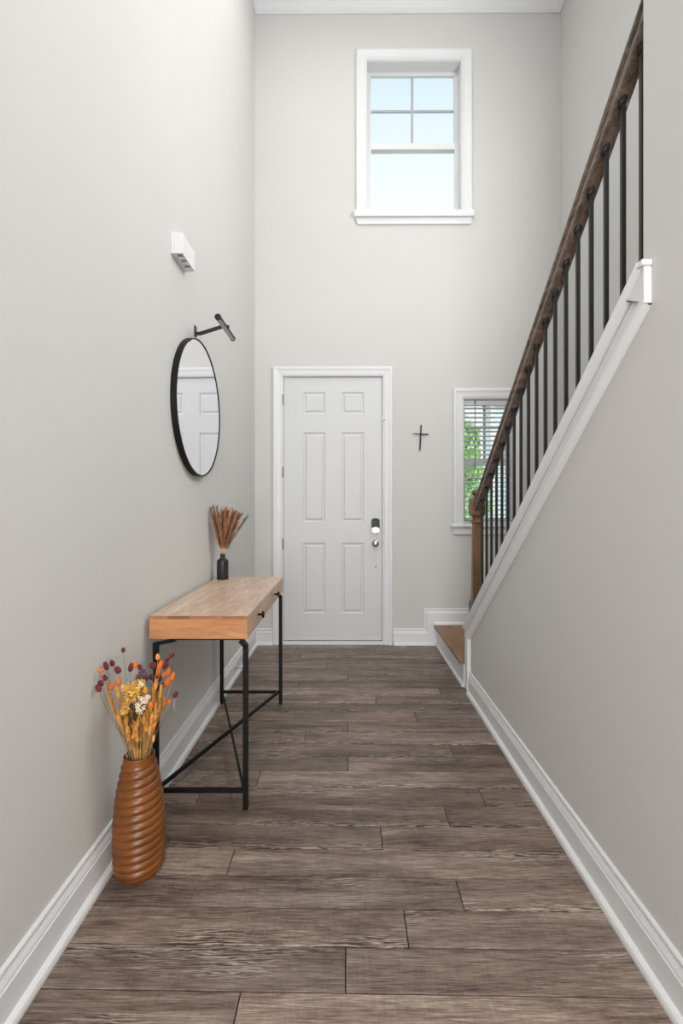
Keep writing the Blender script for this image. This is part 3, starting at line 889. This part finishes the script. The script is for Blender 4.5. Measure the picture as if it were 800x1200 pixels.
# ================================================================== picture light
pl = thing('picture_light', 'slim black picture light on a wall arm above the round mirror', 'lamp', (XL, 2.714, 2.27))
bm = bmesh.new(); box(bm, XL, XL + 0.008, 2.700, 2.728, 2.245, 2.305, bev=0.002)
link('wall_plate', bm, 'iron', pl)
bm = bmesh.new(); sqbar(bm, (XL + 0.006, 2.714, 2.262), (XL + 0.03, 2.714, 2.262), 0.016)
sqbar(bm, (XL + 0.028, 2.714, 2.261), (-0.690, 2.714, 2.305), 0.016, 0.016)
link('arm', bm, 'iron', pl)
LXc, LZc, LR = -0.687, 2.296, 0.0165
bm = bmesh.new()
def cyl_y(bm, r0, y0, y1, a0, a1, n, inner=None):
    A = []; B = []
    for k in range(n + 1):
        a = a0 + (a1 - a0) * k / n
        A.append(bm.verts.new((LXc + r0 * math.cos(a), y0, LZc + r0 * math.sin(a)))); B.append(bm.verts.new((LXc + r0 * math.cos(a), y1, LZc + r0 * math.sin(a))))
    for k in range(n): bm.faces.new((A[k], A[k + 1], B[k + 1], B[k]))
    return A, B
# black upper shell, light diffuser on the underside facing the wall
cyl_y(bm, LR, 2.563, 2.892, math.radians(-35), math.radians(170), 18)
cyl_y(bm, LR - 0.0015, 2.563, 2.892, math.radians(-35), math.radians(170), 18)
for (y0, y1) in ((2.559, 2.566), (2.889, 2.896)):
    A, B = cyl_y(bm, LR + 0.0008, y0, y1, 0, 2 * PI * 0.9999, 24)
    bm.faces.new(A); bm.faces.new(B)
sh = link('lamp_tube', bm, 'iron', pl)
bm = bmesh.new(); cyl_y(bm, LR - 0.001, 2.566, 2.889, math.radians(165), math.radians(330), 14)
link('diffuser', bm, 'diffuser', pl, smooth=True)
bm = bmesh.new(); box(bm, -0.680, -0.664, 2.704, 2.724, 2.292, 2.308, bev=0.003)
link('joint', bm, 'iron', pl)

# ================================================================== chime box
cb = thing('door_chime', 'small white plastic chime box high on the left wall above the mirror', 'door chime', (XL, 2.445, 2.527))
CY0, CY1, CZ0, CZ1, CDp = 2.352, 2.540, 2.527, 2.629, 0.055
bm = bmesh.new()
box(bm, XL, XL + 0.010, CY0 - 0.002, CY1 + 0.002, CZ0 - 0.002, CZ1 + 0.002, bev=0.001)
link('back_plate', bm, 'plastic', cb)
bm = bmesh.new()
n = 4
ys = [CY0 + 0.012, CY0 + 0.050, CY0 + 0.066, CY0 + 0.104, CY0 + 0.120, CY0 + 0.158]
box(bm, XL + 0.010, XL + CDp, CY0, CY1, CZ0 + 0.012, CZ1, bev=0.003)
box(bm, XL + 0.010, XL + 0.020, CY0, CY1, CZ0, CZ0 + 0.013)
box(bm, XL + CDp - 0.008, XL + CDp, CY0, CY1, CZ0, CZ0 + 0.016, bev=0.001)
cut = [CY0] + ys + [CY1]
for a, b in ((cut[0], cut[1]), (cut[2], cut[3]), (cut[4], cut[5]), (cut[6], cut[7])):
    box(bm, XL + 0.020, XL + CDp - 0.008, a, b, CZ0, CZ0 + 0.013)
link('cover', bm, 'plastic', cb)
for a, b in ((ys[0], ys[1]), (ys[2], ys[3]), (ys[4], ys[5])):
    link('vent', BX(XL + 0.020, XL + CDp - 0.008, a, b, CZ0 + 0.008, CZ0 + 0.013), 'plasticdark', cb)

# ================================================================== cross on the back wall
cr = thing('wall_cross', 'thin dark metal cross hanging on the wall between door and window', 'cross', (0.682, YW, 1.89))
c0 = at(493.3, 498.2, YW - 0.012); c1 = at(491.8, 527.8, YW - 0.012)
bm = bmesh.new(); tube(bm, [(c0.x, YW - 0.010, c0.z), ((c0.x + c1.x) / 2, YW - 0.011, (c0.z + c1.z) / 2), (c1.x, YW - 0.010, c1.z)], 0.0062, 8, r2=0.0062)
for d in (0.012,): tube(bm, [(c0.x, YW - 0.010, c0.z), (c0.x, YW - 0.0, c0.z - 0.005)], 0.003, 6)
link('upright', bm, 'iron', cr)
c2_ = at(483.2, 508.4, YW - 0.02); c3 = at(501.8, 509.2, YW - 0.02)
bm = bmesh.new(); tube(bm, [(c2_.x, YW - 0.020, c2_.z), (c3.x, YW - 0.018, c3.z)], 0.0035, 8, r2=0.0068)
link('crossbar', bm, 'iron', cr)

# ================================================================== round wall plate and door stop
tmp = lathe_x([(0, 0), (0.050, 0), (0.050, 0.005), (0.048, 0.008), (0, 0.008)], 2.425, 0.300, XL, 32)
tag(link('wall_cover_plate', tmp, 'wallplate' if 'wallplate' in M else 'wall', smooth=False), 'round blank cover plate low on the wall under the console table', 'cover plate')
ds = thing('door_stop', 'thin spring door stop sticking out of the left baseboard beyond the table', 'door stop', (XL + 0.019, 3.60, 0.075))
bm = bmesh.new(); tube(bm, [(XL + 0.018, 3.60, 0.075), (XL + 0.083, 3.60, 0.075)], 0.0035, 8)
tube(bm, [(XL + 0.0185, 3.60, 0.075), (XL + 0.024, 3.60, 0.075)], 0.010, 10)
link('spring_rod', bm, 'hinge', ds)
bm = bmesh.new(); tube(bm, [(XL + 0.083, 3.60, 0.075), (XL + 0.094, 3.60, 0.075)], 0.006, 8)
link('rubber_tip', bm, 'wand', ds)

# ================================================================== small bottle vase with pampas
BXc, BYc = -0.786, 3.045
bm = bmesh.new()
lathe(bm, [(0, TZ1), (0.034, TZ1), (0.036, TZ1 + 0.003), (0.036, TZ1 + 0.112), (0.034, TZ1 + 0.120), (0.027, TZ1 + 0.128), (0.017, TZ1 + 0.132), (0.0155, TZ1 + 0.136), (0.0155, TZ1 + 0.158), (0.0165, TZ1 + 0.160), (0.012, TZ1 + 0.160), (0.012, TZ1 + 0.12), (0, TZ1 + 0.12)], BXc, BYc, 28)
tag(link('bottle_vase', bm, 'bottle', smooth=True, loc=(BXc, BYc, TZ1)), 'small matte black bottle vase on the far end of the console table', 'vase')
random.seed(21)
plumes = [(246.5, 600, 'g', 3.0), (251, 607, 'p', 2.98), (261, 602, 'p', 3.02), (266, 601, 'p', 3.10), (273, 603, 'p', 3.04), (279, 606, 'p', 3.08), (250, 596, 'g', 2.97), (254.5, 598, 'g', 3.04), (287, 609, 'g', 3.06)]
for i, (px, py, c, Y) in enumerate(plumes):
    top = at(px, py, Y); top.x = max(top.x, XL + 0.012)
    root = Vector((BXc + random.uniform(-0.006, 0.006), BYc + random.uniform(-0.006, 0.006), TZ1 + 0.125))
    mid = root.lerp(top, 0.5); mid.x = BXc + (mid.x - BXc) * 0.8; mid.z += 0.012
    def P(t): return root * (1 - t) ** 2 + mid * 2 * t * (1 - t) + top * t * t
    lab = 'fluffy brown pampas plume standing in the small black bottle vase' if c == 'p' else 'thin grey pampas plume at the edge of the brown ones in the black bottle vase'
    t_ = thing('pampas_stem', lab, 'dried grass', tuple(root), 'pampas plumes in the black bottle' if c == 'p' else 'grey plumes in the black bottle')
    bm = bmesh.new(); tube(bm, [P(q / 6) for q in range(7)], 0.0013, 5, r2=0.0007)
    link('stem', bm, 'straw', t_)
    bm = bmesh.new()
    fluff = 560 if c == 'p' else 110
    for q in range(fluff):
        t = 0.20 + 0.80 * random.random() ** 0.8
        b0 = P(t); d = (P(min(1, t + 0.05)) - P(t - 0.05)).normalized()
        a = random.uniform(0, 2 * PI)
        u = d.orthogonal().normalized(); v = d.cross(u)
        side = (u * math.cos(a) + v * math.sin(a))
        ln = random.uniform(0.030, 0.070) * (1.0 - 0.25 * t)
        e = b0 + d * ln + side * random.uniform(0.15, 0.62) * ln * (1.0 if c == 'p' else 0.4)
        e.x = max(e.x, XL + 0.004)
        m_ = b0.lerp(e, 0.55) + side * 0.004
        m_.x = max(m_.x, XL + 0.004)
        w = d.cross(side).normalized() * random.uniform(0.0003, 0.0008)
        A_ = bm.verts.new(b0); B_ = bm.verts.new(m_ + w); C_ = bm.verts.new(m_ - w); E_ = bm.verts.new(e)
        bm.faces.new((A_, B_, E_)); bm.faces.new((A_, E_, C_))
    o = link('plume', bm, 'pampas' if c == 'p' else 'pampasgrey', t_, normals=False); o['kind'] = 'stuff'

# ================================================================== ribbed floor vase
VX, VY = -0.739, 1.712
prof = [(0.000, 0.077), (0.012, 0.080), (0.05, 0.083), (0.12, 0.0845), (0.19, 0.0835), (0.25, 0.078), (0.30, 0.071), (0.34, 0.063), (0.372, 0.0555), (0.40, 0.0525), (0.412, 0.0525)]
def vr(z):
    for (z0, r0), (z1, r1) in zip(prof, prof[1:]):
        if z <= z1:
            t = (z - z0) / (z1 - z0); return r0 + (r1 - r0) * t
    return prof[-1][1]
bm = bmesh.new()
SEG, NZ = 72, 170
H = 0.410; pitch = 0.0272; starts = 2
rings = []
for i in range(NZ + 1):
    z = H * i / NZ
    ring = []
    for k in range(SEG):
        th = 2 * PI * k / SEG
        # two-start helix, tilt fades towards the neck
        tilt = starts * (1.0 if z < 0.10 else max(0.5, 1.0 - (z - 0.10) * 1.6))
        ph = z / pitch - starts * (th + 0.4) / (2 * PI)
        f = ph - math.floor(ph)
        rid = math.sin(PI * f) ** 0.62                      # rounded rib, sharp groove
        amp = 0.0080
        fade = min(1, max(0, (z - 0.004) / 0.02)) * min(1, max(0, (0.386 - z) / 0.008))
        r = vr(z) - 0.0035 + amp * rid * fade - (0.003 * (1 - fade) if z < 0.03 else 0) + (0.0035 * (1 - fade) if z > 0.3 else 0)
        ring.append(bm.verts.new((VX + r * math.cos(th), VY + r * math.sin(th), z)))
    rings.append(ring)
ri = 0.0465
for z, r in ((H + 0.001, 0.050), (H, ri), (0.34, 0.047), (0.12, 0.07), (0.02, 0.06)):
    rings.append([bm.verts.new((VX + r * math.cos(2 * PI * k / SEG), VY + r * math.sin(2 * PI * k / SEG), z)) for k in range(SEG)])
for A, B in zip(rings, rings[1:]):
    for k in range(SEG): bm.faces.new((A[k], A[(k + 1) % SEG], B[(k + 1) % SEG], B[k]))
bm.faces.new(list(reversed(rings[0]))); bm.faces.new(rings[-1])
tag(link('floor_vase', bm, 'vase', smooth=True, loc=(VX, VY, 0)), 'tall rust brown floor vase with spiral ribs beside the console table', 'vase')

# ================================================================== dried bouquet
random.seed(5)
CX0, CY0_, CS = 105.0, 755.0, 7.273
def bq(cx, cy, dY=0.0):
    px, py = CX0 + cx / CS, CY0_ + cy / CS
    Y = VY + dY
    lim = (XL + 0.018) * F_PX / (px - 406.5)     # keep off the wall
    Y = min(Y, lim)
    return at(px, py, Y)
def stem_root(i, head):
    q = Vector((head.x - VX, head.y - VY)) * 0.30 + Vector((random.uniform(-0.006, 0.006), random.uniform(-0.006, 0.006)))
    if q.length > 0.040: q *= 0.040 / q.length
    mouth = Vector((VX + q.x, VY + q.y, 0.405))
    base = Vector((VX + 0.5 * q.x, VY + 0.5 * q.y, 0.30))
    return base, mouth
def curve_pts(base, mouth, head, droop=0.0, n=8):
    d1 = (mouth - base).normalized()
    L_ = (head - mouth).length
    c1 = mouth + d1 * L_ * 0.45
    c2 = head - Vector((0, 0, 1)) * L_ * 0.18 * (1 - droop)
    pts = [base]
    for i in range(n + 1):
        t = i / n
        pts.append(mouth * (1 - t) ** 3 + c1 * 3 * t * (1 - t) ** 2 + c2 * 3 * t * t * (1 - t) + head * t ** 3)
    return pts
def ellip(bm, c, d, L_, R_, rough=0.12, seg=10, rings=8, taper=0.0):
    d = d.normalized(); u = d.orthogonal().normalized(); v = d.cross(u)
    prev = None
    for i in range(rings + 1):
        t = i / rings; s = -1 + 2 * t
        r = R_ * math.sqrt(max(0, 1 - s * s)) * (1 - taper * s)
        p = c + d * s * L_
        if i in (0, rings): cur = [bm.verts.new(p)]
        else: cur = [bm.verts.new(p + (u * math.cos(2 * PI * k / seg) + v * math.sin(2 * PI * k / seg)) * r * (1 + random.uniform(-rough, rough))) for k in range(seg)]
        if prev:
            if len(prev) == 1:
                for k in range(seg): bm.faces.new((prev[0], cur[k], cur[(k + 1) % seg]))
            elif len(cur) == 1:
                for k in range(seg): bm.faces.new((prev[k], prev[(k + 1) % seg], cur[0]))
            else:
                for k in range(seg): bm.faces.new((prev[k], prev[(k + 1) % seg], cur[(k + 1) % seg], cur[k]))
        prev = cur
def bristles(bm, c, d, L_, R_, n, ln):
    d = d.normalized(); u = d.orthogonal().normalized(); v = d.cross(u)
    for q in range(n):
        s = random.uniform(-0.9, 0.95); a = random.uniform(0, 2 * PI)
        side = u * math.cos(a) + v * math.sin(a)
        b0 = c + d * s * L_ + side * R_ * 0.85 * math.sqrt(1 - s * s)
        e = b0 + (side * 0.55 + d * 0.85).normalized() * ln * random.uniform(0.6, 1.2)
        w = d.cross(side).normalized() * 0.0005
        bm.faces.new([bm.verts.new(b0 + w), bm.verts.new(b0 - w), bm.verts.new(e)])
tails = [(282, 52, 'b', 24, 17, 10), (135, 188, 'b', 40, 22, 20), (188, 165, 'b', 32, 20, 15), (235, 222, 'b', 36, 26, 35), (86, 230, 'o', 22, 20, 60), (122, 288, 'b', 30, 21, 20),
         (92, 335, 'b', 30, 24, 40), (70, 378, 'b', 36, 24, 25), (178, 364, 'o', 34, 27, 0), (243, 320, 'o', 36, 18, 0), (347, 200, 'b', 40, 21, -8), (385, 178, 'o', 34, 19, 0), (424, 198, 'b', 26, 19, 10),
         (535, 184, 'b', 36, 29, 0), (577, 110, 'p', 28, 18, 5), (599, 178, 'o', 44, 20, -15), (582, 235, 'o', 40, 20, -5), (698, 95, 'b', 26, 19, -45), (662, 135, 'b', 34, 19, -40), (646, 182, 'b', 44, 19, -28),
         (525, 282, 'b', 28, 19, 5), (557, 290, 'b', 32, 20, 0), (591, 294, 'b', 32, 20, 0), (668, 235, 'o', 32, 18, -10), (630, 262, 'o', 26, 18, -50), (704, 278, 'o', 42, 20, -20), (662, 322, 'o', 46, 26, -25),
         (610, 356, 'b', 30, 20, -15), (730, 432, 'b', 34, 20, -30), (672, 494, 'o', 28, 19, -40), (517, 525, 'o', 34, 20, 0), (548, 692, 'o', 36, 20, -25), (372, 784, 'p', 30, 14, -20), (541, 808, 'p', 30, 13, 0)]
tail_labels = [
 'topmost burgundy bunny tail head, alone on its thin stem above the bouquet', 'large burgundy bunny tail head at the upper left of the bouquet', 'burgundy bunny tail head between two others at the upper left of the bouquet',
 'big tilted burgundy bunny tail head, rightmost of the upper left cluster', 'small orange bunny tail head at the far left of the bouquet', 'burgundy bunny tail head below the small orange one at the left',
 'plump burgundy bunny tail head, second lowest at the far left', 'lowest burgundy bunny tail head at the far left, nearest the wall', 'round orange bunny tail head left of the yellow petals', 'slim orange bunny tail head standing just above the yellow petals at the left',
 'burgundy bunny tail head left of the orange one at the top middle', 'upright orange bunny tail head at the top middle of the bouquet', 'small burgundy bunny tail head just above the purple florets', 'broad burgundy bunny tail head right of the purple florets, against the table leg',
 'pale peach bunny tail head, highest on the right, against the black table leg', 'long orange bunny tail head just below the pale peach one', 'orange bunny tail head under the long orange one, right of the purple florets',
 'burgundy bunny tail head at the very top right tip of the bouquet', 'burgundy bunny tail head, second from the top right tip', 'long burgundy bunny tail head, third from the top right tip',
 'burgundy bunny tail head, leftmost of three in a row right of the purple florets', 'burgundy bunny tail head, middle of three in a row right of the purple florets', 'burgundy bunny tail head, rightmost of three in a row right of the purple florets',
 'orange bunny tail head at the right, above the two large orange ones', 'small sideways orange bunny tail head beside the row of three burgundy ones', 'large orange bunny tail head, rightmost in the orange cluster',
 'largest orange bunny tail head, low in the right cluster', 'burgundy bunny tail head just below the largest orange one', 'lone burgundy bunny tail head at the far right, before the wall plate', 'orange bunny tail head at the far right, below the lone burgundy one',
 'orange bunny tail head right of the cream flowers, among golden grass', 'deep orange bunny tail head low on the right side of the bouquet', 'small peach bunny tail head low in the middle of the golden grass', 'small peach bunny tail head low at the right edge above the vase rim']
names = {'b': ('burg', 'deep burgundy bunny tail grass head among the dried stems in the rust vase', 'burgundy grass heads in the rust vase'),
         'o': ('orange', 'orange dyed bunny tail grass head among the dried stems in the rust vase', 'orange grass heads in the rust vase'),
         'p': ('peach', 'pale peach bunny tail grass head among the dried stems in the rust vase', 'peach grass heads in the rust vase')}
for i, (cx, cy, c, hl, hw, tilt) in enumerate(tails):
    dY = random.uniform(-0.05, 0.04)
    if cx > 480: dY = random.uniform(-0.02, 0.05)
    if 500 < cy: dY = -0.075 if cx < 600 else -0.02
    if c == 'p' and cy > 600: dY = -0.07
    head = bq(cx, cy, dY)
    s = F_PX / head.y
    L_, R_ = hl / CS / s, hw / CS / s
    ax = Vector((math.sin(math.radians(-tilt)) * -1 * -1, random.uniform(-0.2, 0.2), math.cos(math.radians(tilt)))).normalized()
    ax.x = -math.sin(math.radians(tilt))
    mat, lab, grp = names[c]
    base, mouth = stem_root(i, head)
    t_ = thing('bunny_tail_stem', tail_labels[i], 'dried flower', tuple(base), grp)
    bm = bmesh.new(); tube(bm, curve_pts(base, mouth, head - ax * L_ * 0.8), 0.0010, 5, r2=0.0006)
    link('stem', bm, 'thin' if c == 'b' else 'straw', t_, smooth=True)
    bm = bmesh.new(); ellip(bm, head, ax, L_, R_, rough=0.10, taper=0.12); bristles(bm, head, ax, L_, R_, 60, 0.004)
    link('flower_head', bm, mat, t_, normals=False)
# golden grass spikes
spikes = [(235, 400, 150), (190, 500, 130), (172, 470, 110), (258, 470, 120), (205, 560, 110), (540, 410, 120), (515, 440, 110), (600, 410, 130), (572, 470, 130), (625, 520, 110), (590, 560, 120), (545, 505, 110),
          (380, 640, 110), (425, 615, 110), (470, 600, 120), (440, 690, 110), (500, 650, 130), (272, 690, 110), (330, 700, 120), (300, 650, 110), (400, 720, 110), (455, 730, 120), (362, 690, 120), (525, 640, 120),
          (560, 610, 110), (350, 600, 100), (245, 640, 100), (290, 760, 90), (345, 780, 90), (480, 700, 110), (510, 560, 100), (410, 660, 100), (585, 500, 110), (320, 610, 100), (606, 460, 90), (560, 350, 90), (490, 540, 100), (270, 740, 80), (535, 700, 80), (420, 780, 80), (385, 760, 80), (470, 660, 100), (555, 560, 110)]
for _ in range(40):
    cy = random.uniform(560, 800); sp_ = 190 - (cy - 560) * 0.35
    spikes.append((400 + random.uniform(-sp_, sp_), cy, random.uniform(70, 110)))
for i, (cx, cy, ln) in enumerate(spikes):
    dY = random.uniform(-0.085, 0.03) if cy > 560 else random.uniform(-0.03, 0.06)
    head = bq(cx, cy, dY)
    base, mouth = stem_root(i, head)
    # spikes lean outwards with their stems
    ax = (head - mouth).normalized(); ax = (ax + Vector((0, 0, 0.6))).normalized()
    s = F_PX / head.y
    L_ = ln / CS / s * 0.5; R_ = random.uniform(0.0052, 0.0084)
    t_ = thing('grass_spike_stem', 'golden brown dried grass spike standing in the rust brown floor vase', 'dried grass', tuple(base), 'golden grass spikes in the rust vase')
    bm = bmesh.new(); tube(bm, curve_pts(base, mouth, head - ax * L_ * 0.8), 0.0013, 5, r2=0.0009)
    link('stem', bm, 'straw', t_, smooth=True)
    bm = bmesh.new(); ellip(bm, head, ax, L_, R_, rough=0.22, seg=7, rings=12, taper=0.15); bristles(bm, head, ax, L_, R_, 200, 0.009)
    link('spike', bm, 'gold', t_, normals=False)
# bare thin stalks
for i in range(44):
    cx = random.uniform(250, 560); cy = random.uniform(560, 760)
    head = bq(cx, cy, random.uniform(-0.08, 0.05)); base, mouth = stem_root(i, head)
    bm = bmesh.new(); tube(bm, curve_pts(base, mouth, head), 0.0016, 5, r2=0.0008)
    tag(link('bare_stalk', bm, 'straw', smooth=True), 'bare straw coloured stalk packed among the stems in the rust vase', 'dried stalk', 'bare stalks in the rust vase')
for i, (cx, cy) in enumerate(((165, 590), (150, 520), (185, 660))):
    head = bq(cx, cy, -0.02); base, mouth = stem_root(i, head)
    bm = bmesh.new(); tube(bm, curve_pts(base, mouth, head), 0.0009, 5, r2=0.0005)
    tag(link('bare_stalk', bm, 'thin', smooth=True), 'thin grey stalk leaning out to the left of the rust vase', 'dried stalk', 'grey stalks at the left of the rust vase')
# flower clusters
def petal(bm, c, n, s):
    u = n.orthogonal().normalized(); v = n.cross(u)
    a = random.uniform(0, 2 * PI); uu = u * math.cos(a) + v * math.sin(a); vv = n.cross(uu)
    cup = n * s * 0.35
    V = [c, c + uu * s * 0.6 + vv * s * 0.4 + cup * 0.4, c + uu * s * 1.15 + cup, c + uu * s * 0.6 - vv * s * 0.4 + cup * 0.4]
    bm.faces.new([bm.verts.new(p) for p in V])
def cluster(name, label, cat, blobs, mat, ps, npet, extra=None):
    c0 = bq(*blobs[0][:2], blobs[0][3])
    base, mouth = stem_root(0, c0)
    t_ = thing(name, label, cat, tuple(base))
    bm = bmesh.new()
    tube(bm, curve_pts(base, mouth, c0), 0.0018, 5, r2=0.0012)
    for (cx, cy, r, dY) in blobs[1:]:
        e = bq(cx, cy, dY); b0 = mouth.lerp(c0, 0.6)
        tube(bm, [b0, b0.lerp(e, 0.5) + Vector((0, 0, 0.004)), e], 0.0012, 5)
    link('stem', bm, 'olive', t_, smooth=True)
    bm = bmesh.new()
    for (cx, cy, r, dY) in blobs:
        c = bq(cx, cy, dY); R_ = r / CS / (F_PX / c.y)
        for q in range(npet):
            n = Vector((random.gauss(0, 1), random.gauss(0, 1) - 0.5, random.gauss(0, 1) + 0.2)).normalized()
            p = c + n * R_ * random.uniform(0.5, 1.0)
            if mat == 'purple':
                ellip(bm, p, n, 0.0026, 0.0022, 0.1, 5, 4)
            else:
                nn = (n + Vector((random.uniform(-.6, .6), random.uniform(-.6, .6), random.uniform(-.6, .6)))).normalized()
                for _ in range(3): petal(bm, p, nn, ps * random.uniform(0.8, 1.3))
    o = link('petals', bm, mat, t_, normals=False); o['kind'] = 'stuff'
    return t_
cluster('dried_hydrangea', 'cluster of yellow papery petals at the centre of the dried bouquet', 'dried flower',
        [(370, 440, 62, -0.075), (320, 375, 45, -0.05), (420, 340, 42, -0.04), (300, 560, 30, -0.08), (395, 395, 50, -0.07), (320, 480, 34, -0.08), (450, 400, 30, -0.04)], 'yellow', 0.0075, 60)
cluster('cream_everlasting', 'cream white papery flower cluster right of the yellow petals in the bouquet', 'dried flower',
        [(460, 485, 40, -0.075), (430, 560, 36, -0.08), (440, 345, 20, -0.06), (490, 455, 18, -0.07), (410, 530, 18, -0.085)], 'cream', 0.0062, 34)
cluster('purple_statice', 'purple statice cluster at the top middle of the dried bouquet', 'dried flower',
        [(445, 262, 44, 0.0), (410, 285, 28, -0.01), (480, 285, 28, 0.0), (455, 230, 20, 0.0)], 'purple', 0.003, 60)
cluster('olive_leaf_sprig', 'dark olive leaf sprig below the yellow petals in the bouquet', 'dried flower',
        [(375, 545, 38, -0.06), (330, 420, 40, -0.02), (400, 420, 40, -0.02), (300, 620, 36, -0.05), (330, 660, 30, -0.05)], 'olive', 0.0062, 30)

# ================================================================== outside the lower window
link('ground_outside', BX(-30, 40, YW + 0.3, 60, -0.9, -0.6), 'lawn', kind='structure')
def tree(x, y, h, r, seed, label):
    rnd = random.Random(seed)
    t_ = thing('garden_tree', label, 'tree', (x, y, -0.6))
    bm = bmesh.new(); tube(bm, [(x, y, -0.6), (x + 0.05, y, h * 0.4), (x, y, h * 0.8)], 0.10, 8, r2=0.04)
    link('trunk', bm, 'bark', t_)
    bm = bmesh.new()
    blobs = [(Vector((x + rnd.uniform(-.6, .6) * r, y + rnd.uniform(-.6, .6) * r, h * 0.12 + rnd.random() * h * 0.85)), r * rnd.uniform(0.35, 0.6)) for _ in range(16)]
    for c, rr in blobs:
        for q in range(330):
            n = Vector((rnd.gauss(0, 1), rnd.gauss(0, 1), rnd.gauss(0, 1))).normalized()
            p = c + n * rr * rnd.uniform(0.6, 1.05)
            u = (n + Vector((rnd.uniform(-1, 1), rnd.uniform(-1, 1), rnd.uniform(-1, 1)))).normalized()
            v = u.orthogonal().normalized(); w = u.cross(v); s = rnd.uniform(0.04, 0.08)
            bm.faces.new([bm.verts.new(p), bm.verts.new(p + v * s + w * s * .5), bm.verts.new(p + v * 2 * s), bm.verts.new(p + v * s - w * s * .5)])
    o = link('foliage', bm, 'leaf', t_, normals=False); o['kind'] = 'stuff'
tree(2.22, 9.6, 3.1, 0.52, 3, 'light green leafy tree seen through the blind at the left of the narrow window')
tree(3.75, 14.5, 1.9, 0.55, 4, 'small green shrub seen through the lower blind of the narrow window')
hs = thing('neighbour_house', 'pale blue sided house seen through the blind at the right of the narrow window', 'house', (8, 16, -0.6))
HX0 = 4.78
bm = bmesh.new()
for k in range(33):
    z = -0.6 + k * 0.16
    prism(bm, [(15.97, z), (16.0, z + 0.16), (16.8, z + 0.16), (16.8, z)], lambda a, b, c: (c, a, b), HX0, 12)
link('siding', bm, 'siding', hs)
bm = bmesh.new(); prism(bm, [(HX0 - 0.1, 4.68), (8.5, 6.4), (12.3, 4.68)], lambda a, b, c: (a, c, b), 15.8, 16.9)
link('roof', bm, 'roof', hs)
link('corner_board', BX(HX0 - 0.05, HX0 + 0.1, 15.9, 15.975, -0.6, 4.68), 'white', hs)
for xw in (6.9, 9.2):
    f = link('window_frame', BX(xw, xw + 0.9, 15.88, 15.96, 0.4, 2.1), 'white', hs)
    link('pane', BX(xw + 0.07, xw + 0.83, 15.87, 15.885, 0.47, 2.03), 'glassdark' if 'glassdark' in M else 'hinge', f)
